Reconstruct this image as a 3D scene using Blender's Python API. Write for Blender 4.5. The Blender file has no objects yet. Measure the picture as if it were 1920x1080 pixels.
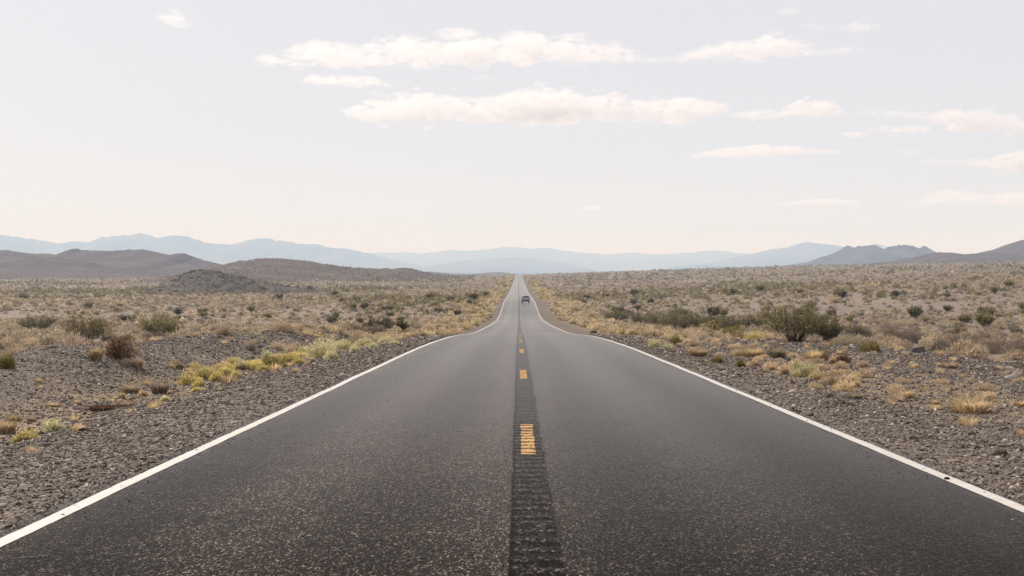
import bpy, bmesh, math, random
import numpy as np

# ------------------------------------------------------------------ camera, sky, sun, exposure
S = bpy.context.scene
C = S.collection
F, PX0, PY0, HC = 2340.0, 972.0, 488.0, 1.527      # focal length and vanishing point in pixels of a 1920 px frame; eye height
cam = bpy.data.cameras.new('camera')
cam.sensor_width = 36.0
cam.lens = 36.0 * F / 1920.0
cam.shift_x = -(PX0 - 960.0) / 1920.0
cam.shift_y = -(540.0 - PY0) / 1920.0
cam.clip_start, cam.clip_end = 0.1, 200000.0
co = bpy.data.objects.new('camera', cam)
C.objects.link(co)
co.location = (0, 0, HC)
co.rotation_euler = (math.radians(90), 0, 0)
S.camera = co

SUN_EL, SUN_AZ = math.radians(35), math.radians(-36)   # azimuth from +Y, negative = to the left
w = bpy.data.worlds.new('World')
S.world = w
w.use_nodes = True
nt = w.node_tree
nt.nodes.clear()
sky = nt.nodes.new('ShaderNodeTexSky')
sky.sky_type = 'NISHITA'
sky.sun_disc = False
sky.sun_elevation = SUN_EL
sky.sun_rotation = SUN_AZ
sky.altitude = 600
sky.air_density = 0.55
sky.dust_density = 1.8
sky.ozone_density = 1.0
bg = nt.nodes.new('ShaderNodeBackground')
bg.inputs['Strength'].default_value = 0.10
wo = nt.nodes.new('ShaderNodeOutputWorld')
veil = nt.nodes.new('ShaderNodeMix')            # milky high overcast thinning the blue evenly all over the sky
veil.data_type = 'RGBA'
veil.inputs[0].default_value = 0.91
veil.inputs[7].default_value = (6.36, 6.30, 6.60, 1)
nt.links.new(sky.outputs[0], veil.inputs[6])
nt.links.new(veil.outputs[2], bg.inputs['Color'])
nt.links.new(bg.outputs[0], wo.inputs['Surface'])

sl = bpy.data.lights.new('sun', 'SUN')
sl.energy = 4.0
sl.angle = math.radians(0.53)
sl.color = (1.0, 0.905, 0.81)
so = bpy.data.objects.new('sun', sl)
C.objects.link(so)
from mathutils import Vector
sdir = Vector((math.sin(SUN_AZ) * math.cos(SUN_EL), math.cos(SUN_AZ) * math.cos(SUN_EL), math.sin(SUN_EL)))
so.rotation_euler = sdir.to_track_quat('Z', 'Y').to_euler()
so.location = (-60, 60, 80)

S.view_settings.view_transform = 'Standard'
S.view_settings.look = 'None'
S.view_settings.gamma = 1.0
S.view_settings.exposure = 0.35
S.cycles.use_denoising = True
S.cycles.denoiser = 'OPENIMAGEDENOISE'
S.cycles.max_bounces = 5
S.cycles.diffuse_bounces = 2
S.cycles.glossy_bounces = 2
S.cycles.transmission_bounces = 3
S.cycles.volume_bounces = 1
S.cycles.sample_clamp_indirect = 4.0

rng = np.random.default_rng(11)
random.seed(4)

# ------------------------------------------------------------------ helpers
def tag(o, label=None, cat=None, group=None, kind=None):
    if label: o['label'] = label
    if cat: o['category'] = cat
    if group: o['group'] = group
    if kind: o['kind'] = kind
    return o

def link(name, me, parent=None, loc=None):
    o = bpy.data.objects.new(name, me)
    C.objects.link(o)
    if parent is not None: o.parent = parent
    if loc is not None: o.location = loc
    return o

def empty(name, loc, rz=0):
    o = bpy.data.objects.new(name, None)
    C.objects.link(o)
    o.location = loc
    o.rotation_euler = (0, 0, rz)
    o.empty_display_size = 0.3
    return o

def np_mesh(name, V, T, mats, cols=None, smooth=False, midx=None):
    """triangles or quads from numpy arrays"""
    V = np.asarray(V, np.float32); T = np.asarray(T, np.int32)
    k = T.shape[1]
    me = bpy.data.meshes.new(name)
    me.vertices.add(len(V)); me.vertices.foreach_set('co', V.ravel())
    me.loops.add(T.size); me.loops.foreach_set('vertex_index', T.ravel())
    me.polygons.add(len(T))
    me.polygons.foreach_set('loop_start', np.arange(0, T.size, k, dtype=np.int32))
    me.polygons.foreach_set('loop_total', np.full(len(T), k, np.int32))
    if smooth: me.polygons.foreach_set('use_smooth', np.ones(len(T), bool))
    for m in (mats if isinstance(mats, (list, tuple)) else [mats]): me.materials.append(m)
    if midx is not None: me.polygons.foreach_set('material_index', np.asarray(midx, np.int32))
    me.update(calc_edges=True)
    if cols is not None:
        a = me.color_attributes.new('tint', 'FLOAT_COLOR', 'POINT')
        cc = np.ones((len(V), 4), np.float32); cc[:, :3] = cols
        a.data.foreach_set('color', cc.ravel())
    return me

_tab = np.random.default_rng(3).random((256, 256))
def vnoise(x, y):
    xi = np.floor(x).astype(np.int64); yi = np.floor(y).astype(np.int64)
    fx = x - xi; fy = y - yi
    fx = fx * fx * (3 - 2 * fx); fy = fy * fy * (3 - 2 * fy)
    a = _tab[xi & 255, yi & 255]; b = _tab[(xi + 1) & 255, yi & 255]
    c = _tab[xi & 255, (yi + 1) & 255]; d = _tab[(xi + 1) & 255, (yi + 1) & 255]
    return (a * (1 - fx) + b * fx) * (1 - fy) + (c * (1 - fx) + d * fx) * fy

def fbm(x, y, o=4, g=0.5):
    s = 0; a = 1.0; n = 0
    for i in range(o):
        s = s + a * vnoise(x + 17.3 * i, y - 9.1 * i); n += a; a *= g; x = x * 2.03; y = y * 2.03
    return s / n - 0.5

def sstep(a, b, x):
    t = np.clip((np.asarray(x, float) - a) / (b - a), 0, 1)
    return t * t * (3 - 2 * t)

# ------------------------------------------------------------------ terrain shape
_rp = np.array([(-2500, 80.0), (-300, 8.5), (-60, 0.5), (0, -1.527), (12, -1.93), (21.1, -2.23), (30, -2.52), (43.8, -2.99), (60, -3.67), (72, -4.27),
                (84, -4.93), (100, -5.72), (119.5, -6.52), (160, -8.1), (205, -9.55), (235, -9.95), (290, -9.85), (400, -11.3), (573, -13.3),
                (842, -15.1), (1300, -17.9), (1792, -20.9), (2100, -25.5), (3000, -42), (6000, -90), (9000, -128), (12000, -135), (60000, -135)])
_rd, _rz = _rp[:, 0], _rp[:, 1] + HC
_sl = np.diff(_rz) / np.diff(_rd)
_tg = np.concatenate([[_sl[0]], [(0 if a * b <= 0 else 2 * a * b / (a + b)) for a, b in zip(_sl[:-1], _sl[1:])], [_sl[-1]]])
def zroad(d):
    d = np.clip(np.asarray(d, float), _rd[0], _rd[-1])
    i = np.clip(np.searchsorted(_rd, d, 'right') - 1, 0, len(_rd) - 2)
    h = _rd[i + 1] - _rd[i]; t = (d - _rd[i]) / h
    return ((2 * t**3 - 3 * t**2 + 1) * _rz[i] + (t**3 - 2 * t**2 + t) * h * _tg[i] + (-2 * t**3 + 3 * t**2) * _rz[i + 1] + (t**3 - t**2) * h * _tg[i + 1])

XL, XR = -3.55, 3.98          # pavement edges
XC = 0.10
def crown(x): return -0.012 * np.abs(x - XC)

def ground(x, y):
    x = np.asarray(x, float); y = np.asarray(y, float)
    z = zroad(y)
    uL = XL - x; uR = x - XR
    near = 1 - sstep(70, 130, y)
    far = sstep(60, 200, y)
    # left: shoulder, swale, bulldozed berm, lower plain behind
    left = -0.05 - 0.03 * np.clip(uL, 0, 3) - near * 0.28 * sstep(1.5, 4.0, uL) * (1 - sstep(4.6, 7.0, uL))
    bx = 0.7 * fbm(y * 0.13, 0 * y + 5.5, 3)
    berm = np.exp(-((uL - 7.9 + 1.6 * bx) / 1.7) ** 2) * (0.42 + 0.55 * fbm(y * 0.22, 0 * y + 2.5, 3))
    left = left + near * berm - (0.35 + 0.5 * near) * sstep(9, 15, uL) - far * 0.35 * sstep(1.0, 7, uL)
    left = left - 0.003 * np.clip(uL - 20, 0, 600) * far
    # right: level gravel then a low bank down, plain rising to the right further on
    right = -0.05 - 0.012 * np.clip(uR, 0, 10) - (0.25 + 0.5 * near) * sstep(9.2, 13.5, uR) - far * 0.30 * sstep(1.0, 6, uR)
    s = 0.016 * sstep(60, 150, y) + 0.021 * sstep(150, 320, y)
    right = right + 22 * np.tanh(s * np.clip(uR - 10, 0, None) / 22) * (1 - sstep(1900, 4200, y) * 0.6)
    off = np.where(uL > 0, left, np.where(uR > 0, right, crown(x) - 0.07))
    u = np.maximum(np.maximum(uL, uR), 0)
    rough = sstep(0.0, 1.2, u)
    dist = np.hypot(x, y)
    n = 0.22 * fbm(x * 0.07, y * 0.07, 4) * sstep(3, 12, u) + 0.07 * fbm(x * 0.55, y * 0.55, 3) * sstep(.6, 2.5, u)
    n = n + 1.6 * fbm(x * 0.011, y * 0.008, 3) * sstep(20, 90, u) * sstep(100, 300, y)
    n = n + 0.05 * fbm(x * 2.3, y * 2.3, 3) * rough * (1 - sstep(50, 90, dist))
    n = n + 14 * fbm(x * 0.0012, y * 0.0012, 3) * sstep(200, 900, u) * sstep(2000, 4000, y) * (1 - sstep(6000, 9000, y))
    return z + off + n

def P(px, py, d):
    return ((px - PX0) / F * d, d, HC - (py - PY0) / F * d)

def hit(px, py):
    """where the sight line through a photo pixel meets the ground: the place a thing seen there stands"""
    d = np.geomspace(5.5, 2500, 4000)
    g = ground((px - PX0) / F * d, d) - (HC - (py - PY0) / F * d)
    k = np.argmax(g > 0)
    d = float(d[k])
    x = (px - PX0) / F * d
    return x, d, float(ground(x, d))

# ------------------------------------------------------------------ materials
class N:
    def __init__(s, name):
        s.m = bpy.data.materials.new(name); s.m.use_nodes = True
        s.t = s.m.node_tree; s.t.nodes.clear()
        s.out = s.t.nodes.new('ShaderNodeOutputMaterial')
    def n(s, typ, **kw):
        nd = s.t.nodes.new('ShaderNode' + typ)
        for k, v in kw.items():
            if k.startswith('i_'):
                key = k[2:].replace('_', ' ')
                key = int(key) if key.isdigit() else key
                if hasattr(v, 'links') or isinstance(v, bpy.types.NodeSocket): s.t.links.new(v, nd.inputs[key])
                else: nd.inputs[key].default_value = v
            else: setattr(nd, k, v)
        return nd
    def ramp(s, fac, stops, interp='LINEAR'):
        r = s.t.nodes.new('ShaderNodeValToRGB'); r.color_ramp.interpolation = interp
        e = r.color_ramp.elements
        while len(e) < len(stops): e.new(0.5)
        for q, (p, c) in zip(e, stops):
            q.position = p; q.color = (*c, 1) if len(c) == 3 else (c[0],) * 3 + (1,)
        s.t.links.new(fac, r.inputs[0]); return r.outputs[0]
    def mix(s, fac, a, b, mode='MIX'):
        m = s.t.nodes.new('ShaderNodeMix'); m.data_type = 'RGBA'; m.blend_type = mode
        for sk, v in ((m.inputs[0], fac), (m.inputs[6], a), (m.inputs[7], b)):
            if isinstance(v, bpy.types.NodeSocket): s.t.links.new(v, sk)
            elif isinstance(v, (int, float)): sk.default_value = v
            else: sk.default_value = (*v, 1)
        return m.outputs[2]
    def math(s, op, a, b=0.0):
        m = s.t.nodes.new('ShaderNodeMath'); m.operation = op
        for sk, v in ((m.inputs[0], a), (m.inputs[1], b)):
            if isinstance(v, bpy.types.NodeSocket): s.t.links.new(v, sk)
            else: sk.default_value = v
        return m.outputs[0]
    def pos(s, scale=(1, 1, 1)):
        g = s.n('NewGeometry')
        mp = s.n('Mapping'); s.t.links.new(g.outputs['Position'], mp.inputs[0]); mp.inputs['Scale'].default_value = scale
        return mp.outputs[0]
    def noise(s, vec, scale, detail=4, rough=0.55):
        return s.n('TexNoise', i_Vector=vec, i_Scale=scale, i_Detail=detail, i_Roughness=rough).outputs['Fac']
    def vor(s, vec, scale, feature='F1', rnd=1.0):
        v = s.n('TexVoronoi', feature=feature, i_Vector=vec, i_Scale=scale)
        v.inputs['Randomness'].default_value = rnd
        return v
    def bump(s, h, strength, dist):
        b = s.n('Bump', i_Height=h); b.inputs['Strength'].default_value = strength; b.inputs['Distance'].default_value = dist
        return b.outputs[0]
    def pbr(s, col, rough=0.8, spec=0.3, normal=None, metal=0.0, **kw):
        p = s.t.nodes.new('ShaderNodeBsdfPrincipled')
        for k, v in (('Base Color', col), ('Roughness', rough), ('Specular IOR Level', spec), ('Metallic', metal), *kw.items()):
            if isinstance(v, bpy.types.NodeSocket): s.t.links.new(v, p.inputs[k])
            elif isinstance(v, (tuple, list)): p.inputs[k].default_value = (*v, 1) if len(v) == 3 else v
            else: p.inputs[k].default_value = v
        if normal is not None: s.t.links.new(normal, p.inputs['Normal'])
        s.t.links.new(p.outputs[0], s.out.inputs['Surface'])
        return p

def sep_rgb(m, sock):
    return m.n('SeparateColor', i_Color=sock).outputs

def mat_asphalt():
    m = N('asphalt'); p = m.pos(); pl = m.pos((1, .42, 1))
    v = m.vor(pl, 92); v2 = m.vor(m.pos((1, .55, 1)), 150)
    r = sep_rgb(m, v.outputs['Color'])[0]; r2 = sep_rgb(m, v2.outputs['Color'])[0]
    chip = m.ramp(v.outputs['Distance'], [(.30, (1,)), (.62, (.15,))])
    col = m.ramp(r, [(0.0, (.0035, .003, .0028)), (.55, (.0095, .0082, .0075)), (.74, (.030, .026, .023)), (.87, (.135, .115, .098)), (1, (.46, .395, .335))])
    col = m.mix(1.0, col, m.mix(.6, (1, 1, 1), chip), 'MULTIPLY')
    c2 = m.ramp(r2, [(0.0, (.003, .0027, .0025)), (.75, (.012, .0105, .0095)), (.93, (.09, .077, .067)), (1, (.25, .215, .185))])
    col = m.mix(0.35, col, c2)
    lanes = m.noise(m.pos((.62, .016, 1)), 1.0, 3, .6)
    col = m.mix(1.0, col, m.ramp(lanes, [(.3, (.62, .62, .62)), (.7, (1.45, 1.40, 1.34))]), 'MULTIPLY')
    pat = m.noise(p, 1.1, 5, .65)
    col = m.mix(1.0, col, m.ramp(pat, [(.3, (.70, .70, .70)), (.7, (1.32, 1.28, 1.24))]), 'MULTIPLY')
    fleck = m.noise(pl, 26, 3, .7)
    col = m.mix(1.0, col, m.ramp(fleck, [(.35, (.55, .55, .55)), (.68, (1.7, 1.65, 1.6))]), 'MULTIPLY')
    # wind-blown dust along both pavement edges
    sx = m.n('SeparateXYZ'); m.t.links.new(m.n('NewGeometry').outputs['Position'], sx.inputs[0])
    e = m.math('SUBTRACT', m.math('ABSOLUTE', m.math('SUBTRACT', sx.outputs[0], .215)), 3.0)
    e = m.math('ADD', e, m.math('MULTIPLY', m.noise(m.pos((.8, .12, 1)), 1.3, 5, .65), .75))
    dust = m.math('MULTIPLY', m.ramp(e, [(.55, (0,)), (1.0, (1,))]), .14)
    col = m.mix(dust, col, (.115, .090, .070))
    h = m.math('ADD', m.math('MULTIPLY', v.outputs['Distance'], -1.0), m.math('MULTIPLY', m.noise(p, 40, 3), 0.6))
    trk = m.math('COSINE', m.math('MULTIPLY', m.math('ADD', m.math('SUBTRACT', sx.outputs[0], 1.15), m.math('MULTIPLY', m.noise(m.pos((.3, .03, 1)), 1.0, 2), .5)), 2 * math.pi / 1.82))
    col = m.mix(1.0, col, m.ramp(m.math('ADD', m.math('MULTIPLY', trk, .5), .5), [(.1, (1.22, 1.20, 1.18)), (.9, (.72, .71, .70))]), 'MULTIPLY')
    wear_vignette = m.ramp(m.math('ADD', m.math('MULTIPLY', sx.outputs[0], .12), .42), [(.35, (.74, .73, .72)), (.75, (.26, .255, .25))])   # lens vignette painted into the asphalt: tone falls off towards the right lane
    col = m.mix(1.0, col, wear_vignette, 'MULTIPLY')
    rg = m.math('ADD', m.ramp(lanes, [(.3, (.165,)), (.7, (.225,))]), m.math('MULTIPLY', trk, .022))
    m.pbr(col, rg, 0.0020, m.bump(h, .6, 0.004), **{'Sheen Weight': 1.0, 'Sheen Roughness': .115, 'Sheen Tint': (1, .925, .885, 1)}); return m.m

def groove(m, p):
    sx = m.n('SeparateXYZ'); m.t.links.new(m.n('NewGeometry').outputs['Position'], sx.inputs[0])
    wob = m.math('MULTIPLY', m.noise(m.pos((1, .6, 1)), 4, 4), 0.36)
    g = m.math('SINE', m.math('MULTIPLY', m.math('ADD', sx.outputs[1], wob), 2 * math.pi / 0.30))
    cross = m.noise(m.pos((2.2, 11, 1)), 1.0, 5, .72)          # transverse scoring, irregular
    lng = m.noise(m.pos((26, .9, 1)), 1.0, 4, .65)             # lengthwise scoring
    return m.math('ADD', m.math('ADD', m.math('MULTIPLY', g, .20), cross), m.math('MULTIPLY', lng, .55)), sx.outputs[0]

def mat_seal():
    m = N('scored_centre_strip'); p = m.pos()
    gf, x = groove(m, p)
    v = m.vor(m.pos((1, .45, 1)), 70); r = sep_rgb(m, v.outputs['Color'])[0]
    col = m.ramp(r, [(0, (.003, .0027, .0026)), (.6, (.009, .008, .0073)), (.84, (.034, .029, .025)), (1, (.13, .108, .09))])
    col = m.mix(1.0, col, m.ramp(gf, [(.52, (.24, .24, .24)), (.80, (1, .98, .96)), (1.0, (1.6, 1.5, 1.4))]), 'MULTIPLY')
    edge = m.math('ADD', m.math('MULTIPLY', m.math('ADD', x, .055), 1.0), m.math('MULTIPLY', m.noise(p, 6, 4, .7), .035))
    col = m.mix(m.ramp(edge, [(.035, (.85,)), (.058, (0,))]), col, (.0025, .0022, .0022))
    m.pbr(col, 0.24, 0.0012, m.bump(gf, .8, 0.006), **{'Sheen Weight': .5, 'Sheen Roughness': .115, 'Sheen Tint': (1, .925, .885, 1)}); return m.m

def mat_white():
    m = N('white_road_paint'); p = m.pos()
    n = m.noise(p, 6, 6, .7); v = m.vor(p, 85)
    wear_vignette = m.ramp(m.math('ADD', m.noise(m.pos((1, .45, 1)), 48, 5, .75), m.math('MULTIPLY', m.noise(p, 1.6, 4, .7), .35)), [(.50, (1,)), (.62, (0,))])
    col = m.ramp(n, [(.3, (.47, .44, .41)), (.7, (.57, .535, .50))])
    col = m.mix(m.math('MULTIPLY', wear_vignette, .6), col, (.13, .11, .095))
    m.pbr(col, 0.65, 0.3, m.bump(v.outputs['Distance'], .4, .008)); return m.m

def mat_yellow():
    m = N('yellow_road_paint'); p = m.pos()
    gf, x = groove(m, p)
    f = m.math('ADD', gf, m.math('MULTIPLY', m.noise(m.pos((1, .5, 1)), 40, 5, .75), 1.5))
    k = m.ramp(m.math('MULTIPLY', f, .5), [(.68, (1,)), (.76, (0,))])
    col = m.mix(k, m.ramp(m.noise(p, 20, 4), [(.3, (.42, .225, .07)), (.7, (.56, .33, .125))]), (.022, .017, .012))
    m.pbr(col, 0.7, 0.1, m.bump(gf, .6, .008)); return m.m

def mat_ground():
    m = N('desert_ground'); p = m.pos()
    att = m.n('Attribute', attribute_name='tint'); a = sep_rgb(m, att.outputs['Color'])
    v = m.vor(p, 26); v2 = m.vor(p, 60)
    r = sep_rgb(m, v.outputs['Color'])[0]; r2 = sep_rgb(m, v2.outputs['Color'])[1]
    gcol = m.ramp(r, [(0, (.030, .024, .020)), (.4, (.098, .079, .066)), (.75, (.20, .163, .137)), (.93, (.38, .32, .275)), (1, (.58, .51, .45))])
    gcol2 = m.ramp(r2, [(0, (.05, .041, .035)), (.6, (.115, .094, .080)), (1, (.25, .21, .175))])
    gcol = m.mix(.45, gcol, gcol2)
    gcol = m.mix(1.0, gcol, m.ramp(m.noise(p, .55, 5, .65), [(.3, (.72, .70, .69)), (.7, (1.25, 1.22, 1.17))]), 'MULTIPLY')
    sn = m.noise(p, .9, 6, .65)
    scol = m.ramp(sn, [(.25, (.185, .148, .120)), (.5, (.245, .197, .160)), (.75, (.315, .253, .206))])
    scol = m.mix(.30, scol, gcol)
    big = m.noise(m.pos((.02, .008, .02)), 1.0, 5, .6)
    scol = m.mix(1.0, scol, m.ramp(big, [(.3, (.78, .77, .76)), (.7, (1.18, 1.16, 1.12))]), 'MULTIPLY')
    straw = m.ramp(m.noise(p, 3.2, 6, .75), [(.3, (.22, .155, .085)), (.55, (.40, .29, .15)), (.75, (.50, .38, .22))])
    col = m.mix(a[0], scol, gcol)
    smask = m.math('MULTIPLY', a[1], m.ramp(m.noise(p, .7, 5, .7), [(.38, (0,)), (.56, (1,))]))
    col = m.mix(smask, col, straw)
    dirt = m.math('MULTIPLY', m.math('MULTIPLY', a[2], .8), m.ramp(m.noise(p, 1.3, 5, .7), [(.3, (.25,)), (.65, (1,))]))
    col = m.mix(dirt, col, m.ramp(m.noise(p, 9, 5, .7), [(.3, (.115, .09, .070)), (.7, (.205, .162, .126))]))
    h = m.math('ADD', m.math('MULTIPLY', v.outputs['Distance'], -.8), m.math('ADD', m.noise(p, 9, 5, .65), m.math('MULTIPLY', m.noise(p, 1.2, 4), 1.4)))
    m.pbr(col, 0.92, 0.15, m.bump(h, .9, .035)); return m.m

def mat_hill(name, lo, mid, hi, scale=1.0, dots=.55):
    m = N(name); p = m.pos()
    n = m.noise(p, .02 * scale, 8, .62)
    col = m.ramp(n, [(.3, lo), (.5, mid), (.72, hi)])
    d = m.vor(p, .30 * scale)
    mask = m.ramp(m.math('ADD', d.outputs['Distance'], m.math('MULTIPLY', m.noise(p, .035 * scale, 4), .7)), [(.60, (1,)), (.78, (0,))])
    col = m.mix(m.math('MULTIPLY', mask, dots), col, (.052, .047, .030))
    g = m.noise(p, .25 * scale, 5, .7)
    m.pbr(col, 0.95, 0.1, m.bump(g, .6, 3.0 / scale)); return m.m

def mat_leaf(name, trans=.35, vary=.35):
    m = N(name)
    att = m.n('Attribute', attribute_name='tint')
    oi = m.n('ObjectInfo')
    f = m.ramp(oi.outputs['Random'], [(0, (1 - vary,) * 3), (1, (1 + vary,) * 3)])
    col = m.mix(1.0, att.outputs['Color'], f, 'MULTIPLY')
    d = m.n('BsdfDiffuse', i_Color=col); t = m.n('BsdfTranslucent', i_Color=col)
    mx = m.n('MixShader', i_0=trans); m.t.links.new(d.outputs[0], mx.inputs[1]); m.t.links.new(t.outputs[0], mx.inputs[2])
    m.t.links.new(mx.outputs[0], m.out.inputs['Surface']); return m.m

def mat_stone():
    m = N('stone'); p = m.pos()
    att = m.n('Attribute', attribute_name='tint')
    col = m.mix(1.0, att.outputs['Color'], m.ramp(m.noise(p, 14, 5, .7), [(.3, (.65, .64, .63)), (.7, (1.3, 1.28, 1.24))]), 'MULTIPLY')
    m.pbr(col, 0.85, 0.3, m.bump(m.noise(p, 30, 5, .7), .5, .02)); return m.m

def mat_simple(name, col, rough=.5, spec=.5, metal=0.0, **kw):
    m = N(name); p = m.pos()
    c = m.mix(1.0, col, m.ramp(m.noise(p, 3, 3), [(.3, (.93, .93, .93)), (.7, (1.05, 1.05, 1.05))]), 'MULTIPLY')
    m.pbr(c, rough, spec, None, metal, **kw); return m.m

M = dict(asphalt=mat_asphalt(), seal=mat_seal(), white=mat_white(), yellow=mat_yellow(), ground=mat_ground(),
         leaf=mat_leaf('foliage', .48), twig=mat_leaf('twigs', .0, .2), dry=mat_leaf('dry_twig_foliage', .50, .18), grass=mat_leaf('dry_grass', .5, .2),
         stone=mat_stone(),
         hill=mat_hill('scrubby_hillside', (.062, .042, .031), (.100, .068, .049), (.155, .109, .079)),
         knoll=mat_hill('dark_rocky_knoll', (.075, .063, .053), (.105, .087, .072), (.15, .122, .100), 3.0, .4),
         mount=mat_hill('bare_mountain_rock', (.075, .070, .070), (.11, .10, .098), (.16, .142, .135), .12, .2))

# ------------------------------------------------------------------ ground sheet
def spaced(d0, dense, ratio, end):
    v = [0.0]; s = d0
    while v[-1] < end:
        if v[-1] > dense: s *= ratio
        v.append(v[-1] + s)
    return np.array(v)
xr_ = spaced(.15, 19, 1.045, 30000); xs = np.concatenate([-xr_[:0:-1], xr_])
yf = [4.0]
while yf[-1] < 44000: yf.append(yf[-1] + max(.13, .0125 * yf[-1]))
ys = np.concatenate([[-2000, -1400, -900, -500, -300, -180, -100, -60, -35, -20, -12, -7, -4, -2, 0, 1.5, 3], yf])
X, Y = np.meshgrid(xs, ys)
Z = ground(X, Y)
nx, ny = len(xs), len(ys)
idx = np.arange(nx * ny).reshape(ny, nx)
Q = np.stack([idx[:-1, :-1], idx[:-1, 1:], idx[1:, 1:], idx[1:, :-1]], -1).reshape(-1, 4)
uL = XL - X; uR = X - XR
wn = 1.6 * fbm(X * .25, Y * .12, 3)
gl = (1 - sstep(9.5, 13, uL + wn)) * (1 - sstep(60, 110, Y)) + (1 - sstep(1.2, 2.6, uL + wn)) * sstep(60, 110, Y)
gr_ = (1 - sstep(9.3, 12, uR + wn)) * (1 - sstep(70, 130, Y)) + (1 - sstep(2.0, 4.0, uR + 1.6 * wn)) * sstep(70, 130, Y)
gravel = np.where(uL > 0, gl, np.where(uR > 0, gr_, 1))
sl_ = sstep(1.0, 2.5, uL + wn) * (1 - sstep(7, 14, uL + wn)) * sstep(60, 110, Y) + .75 * np.exp(-((uL - 3.9 + .5 * wn) / 1.5) ** 2) * (1 - sstep(60, 110, Y)) * sstep(12, 22, Y)
sr_ = sstep(1.8, 3.6, uR + 1.6 * wn) * (1 - sstep(8, 15, uR + wn)) * sstep(60, 110, Y) + .6 * np.exp(-((uR - 3.6 + .5 * wn) / 1.6) ** 2) * (1 - sstep(60, 110, Y)) * sstep(12, 22, Y)
straw = np.where(uL > 0, sl_, np.where(uR > 0, sr_, 0))
shoulder = np.where(uL > 0, np.exp(-(uL / .35) ** 2) * .6, np.where(uR > 0, np.maximum(np.exp(-(uR / .5) ** 2) * .7, sstep(70, 120, Y) * (1 - sstep(1.8, 3.8, uR + 1.6 * wn)) * .75), 0)) * .85
me = np_mesh('ground', np.stack([X, Y, Z], -1).reshape(-1, 3), Q, M['ground'], np.stack([gravel, straw, shoulder], -1).reshape(-1, 3), smooth=True)
tag(link('ground', me), 'brown desert floor of gravel and pale soil on both sides of road', 'ground', kind='structure')

# ------------------------------------------------------------------ road and its markings
yr = [-300.0, -150, -80, -40, -20, -10, -4, 0, 3]
while yr[-1] < 2700: yr.append(yr[-1] + max(.5, .012 * yr[-1]))
yr = np.array(yr)
def ribbon(name, x0, x1, ya, mat, dz, parent, wob=0.0, n=2, skirt=False, ragged=None):
    xx = np.linspace(x0, x1, n)
    Yg, Xg = np.meshgrid(ya, xx, indexing='ij')
    Xg = Xg + wob * fbm(Yg * .35, 0 * Yg + 3.3 + x0, 3)
    if ragged:
        Xg[:, 0] += ragged[0] * fbm(ya * 2.3, 0 * ya + 1.3, 5, .65); Xg[:, -1] += ragged[1] * fbm(ya * 2.3, 0 * ya + 8.7, 5, .65)
    Zg = zroad(Yg) + crown(Xg) + dz
    if skirt:
        Xg = np.concatenate([Xg[:, :1] - .10, Xg, Xg[:, -1:] + .10], 1); Yg = np.concatenate([Yg[:, :1], Yg, Yg[:, -1:]], 1)
        Zg = np.concatenate([Zg[:, :1] - .12, Zg, Zg[:, -1:] - .12], 1)
    k = Xg.shape[1]; ix = np.arange(Xg.size).reshape(-1, k)
    q = np.stack([ix[:-1, :-1], ix[:-1, 1:], ix[1:, 1:], ix[1:, :-1]], -1).reshape(-1, 4)
    return link(name, np_mesh(name, np.stack([Xg, Yg, Zg], -1).reshape(-1, 3), q, mat, smooth=not skirt), parent)
yfine = [3.0]
while yfine[-1] < 2700: yfine.append(yfine[-1] + max(.07, .0065 * yfine[-1]))
yfine = np.concatenate([[-300.0, -150, -80, -40, -20, -10, -4, 0], yfine])
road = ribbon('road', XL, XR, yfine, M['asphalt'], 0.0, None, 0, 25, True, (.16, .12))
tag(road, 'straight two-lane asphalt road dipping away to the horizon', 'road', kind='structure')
yl = yfine[yfine < 2400]
ribbon('edge_line', -3.445, -3.315, yl, M['white'], .004, road, .03, 2, False, (.022, .018))['label'] = 'white line along the left edge of the road'
ribbon('edge_line', 3.765, 3.895, yl, M['white'], .004, road, .03, 2, False, (.018, .022))['label'] = 'white line along the right edge of the road'
ribbon('centre_strip', -.055, .255, yl, M['seal'], .004, road, .02, 3, False, (.035, .06))['label'] = 'dark scored strip down the middle of the road'
y0 = 12.48
for k in range(-1, 5):
    a = y0 + k * 12.2
    if a < 4: a, b = max(a, 3.2), a + 3.05
    else: b = a + 3.05
    if k == -1: continue
    dsh = ribbon('centre_dash', .03, .175, np.linspace(a, b, 40), M['yellow'], .008, road, 0, 2, False, (.03, .03))
    dsh['label'] = 'worn yellow dash on the centre strip'
m = N('crack_tar'); m.pbr((.012, .011, .010), .8, .3); M['tar'] = m.m
for (px0, px1, py, wd) in ((400, 447, 831, .020), (370, 415, 863.5, .022), (30, 88, 1035, .014), (196, 222, 1032, .012), (1075, 1100, 792, .012)):
    xa, da, _ = hit(px0, py); xb, db, _ = hit(px1, py - 1)
    d = F * 1.527 / (py - 566.0)
    xa, xb = (px0 - PX0) / F * d, (px1 - PX0) / F * d
    t = np.linspace(0, 1, 12); xx = xa + (xb - xa) * t; yy = d + .10 * fbm(t * 6 + px0, t * 0 + 1, 3) + .1 * t
    wv = wd * np.sin(np.pi * np.clip(t, .04, .96)) ** .6
    v = np.concatenate([np.stack([xx, yy - wv, zroad(yy - wv) + crown(xx) + .004], -1), np.stack([xx, yy + wv, zroad(yy + wv) + crown(xx) + .004], -1)])
    q = [(i, i + 1, i + 13, i + 12) for i in range(11)]
    link('crack', np_mesh('crack', v, q, M['tar']), road)

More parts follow.
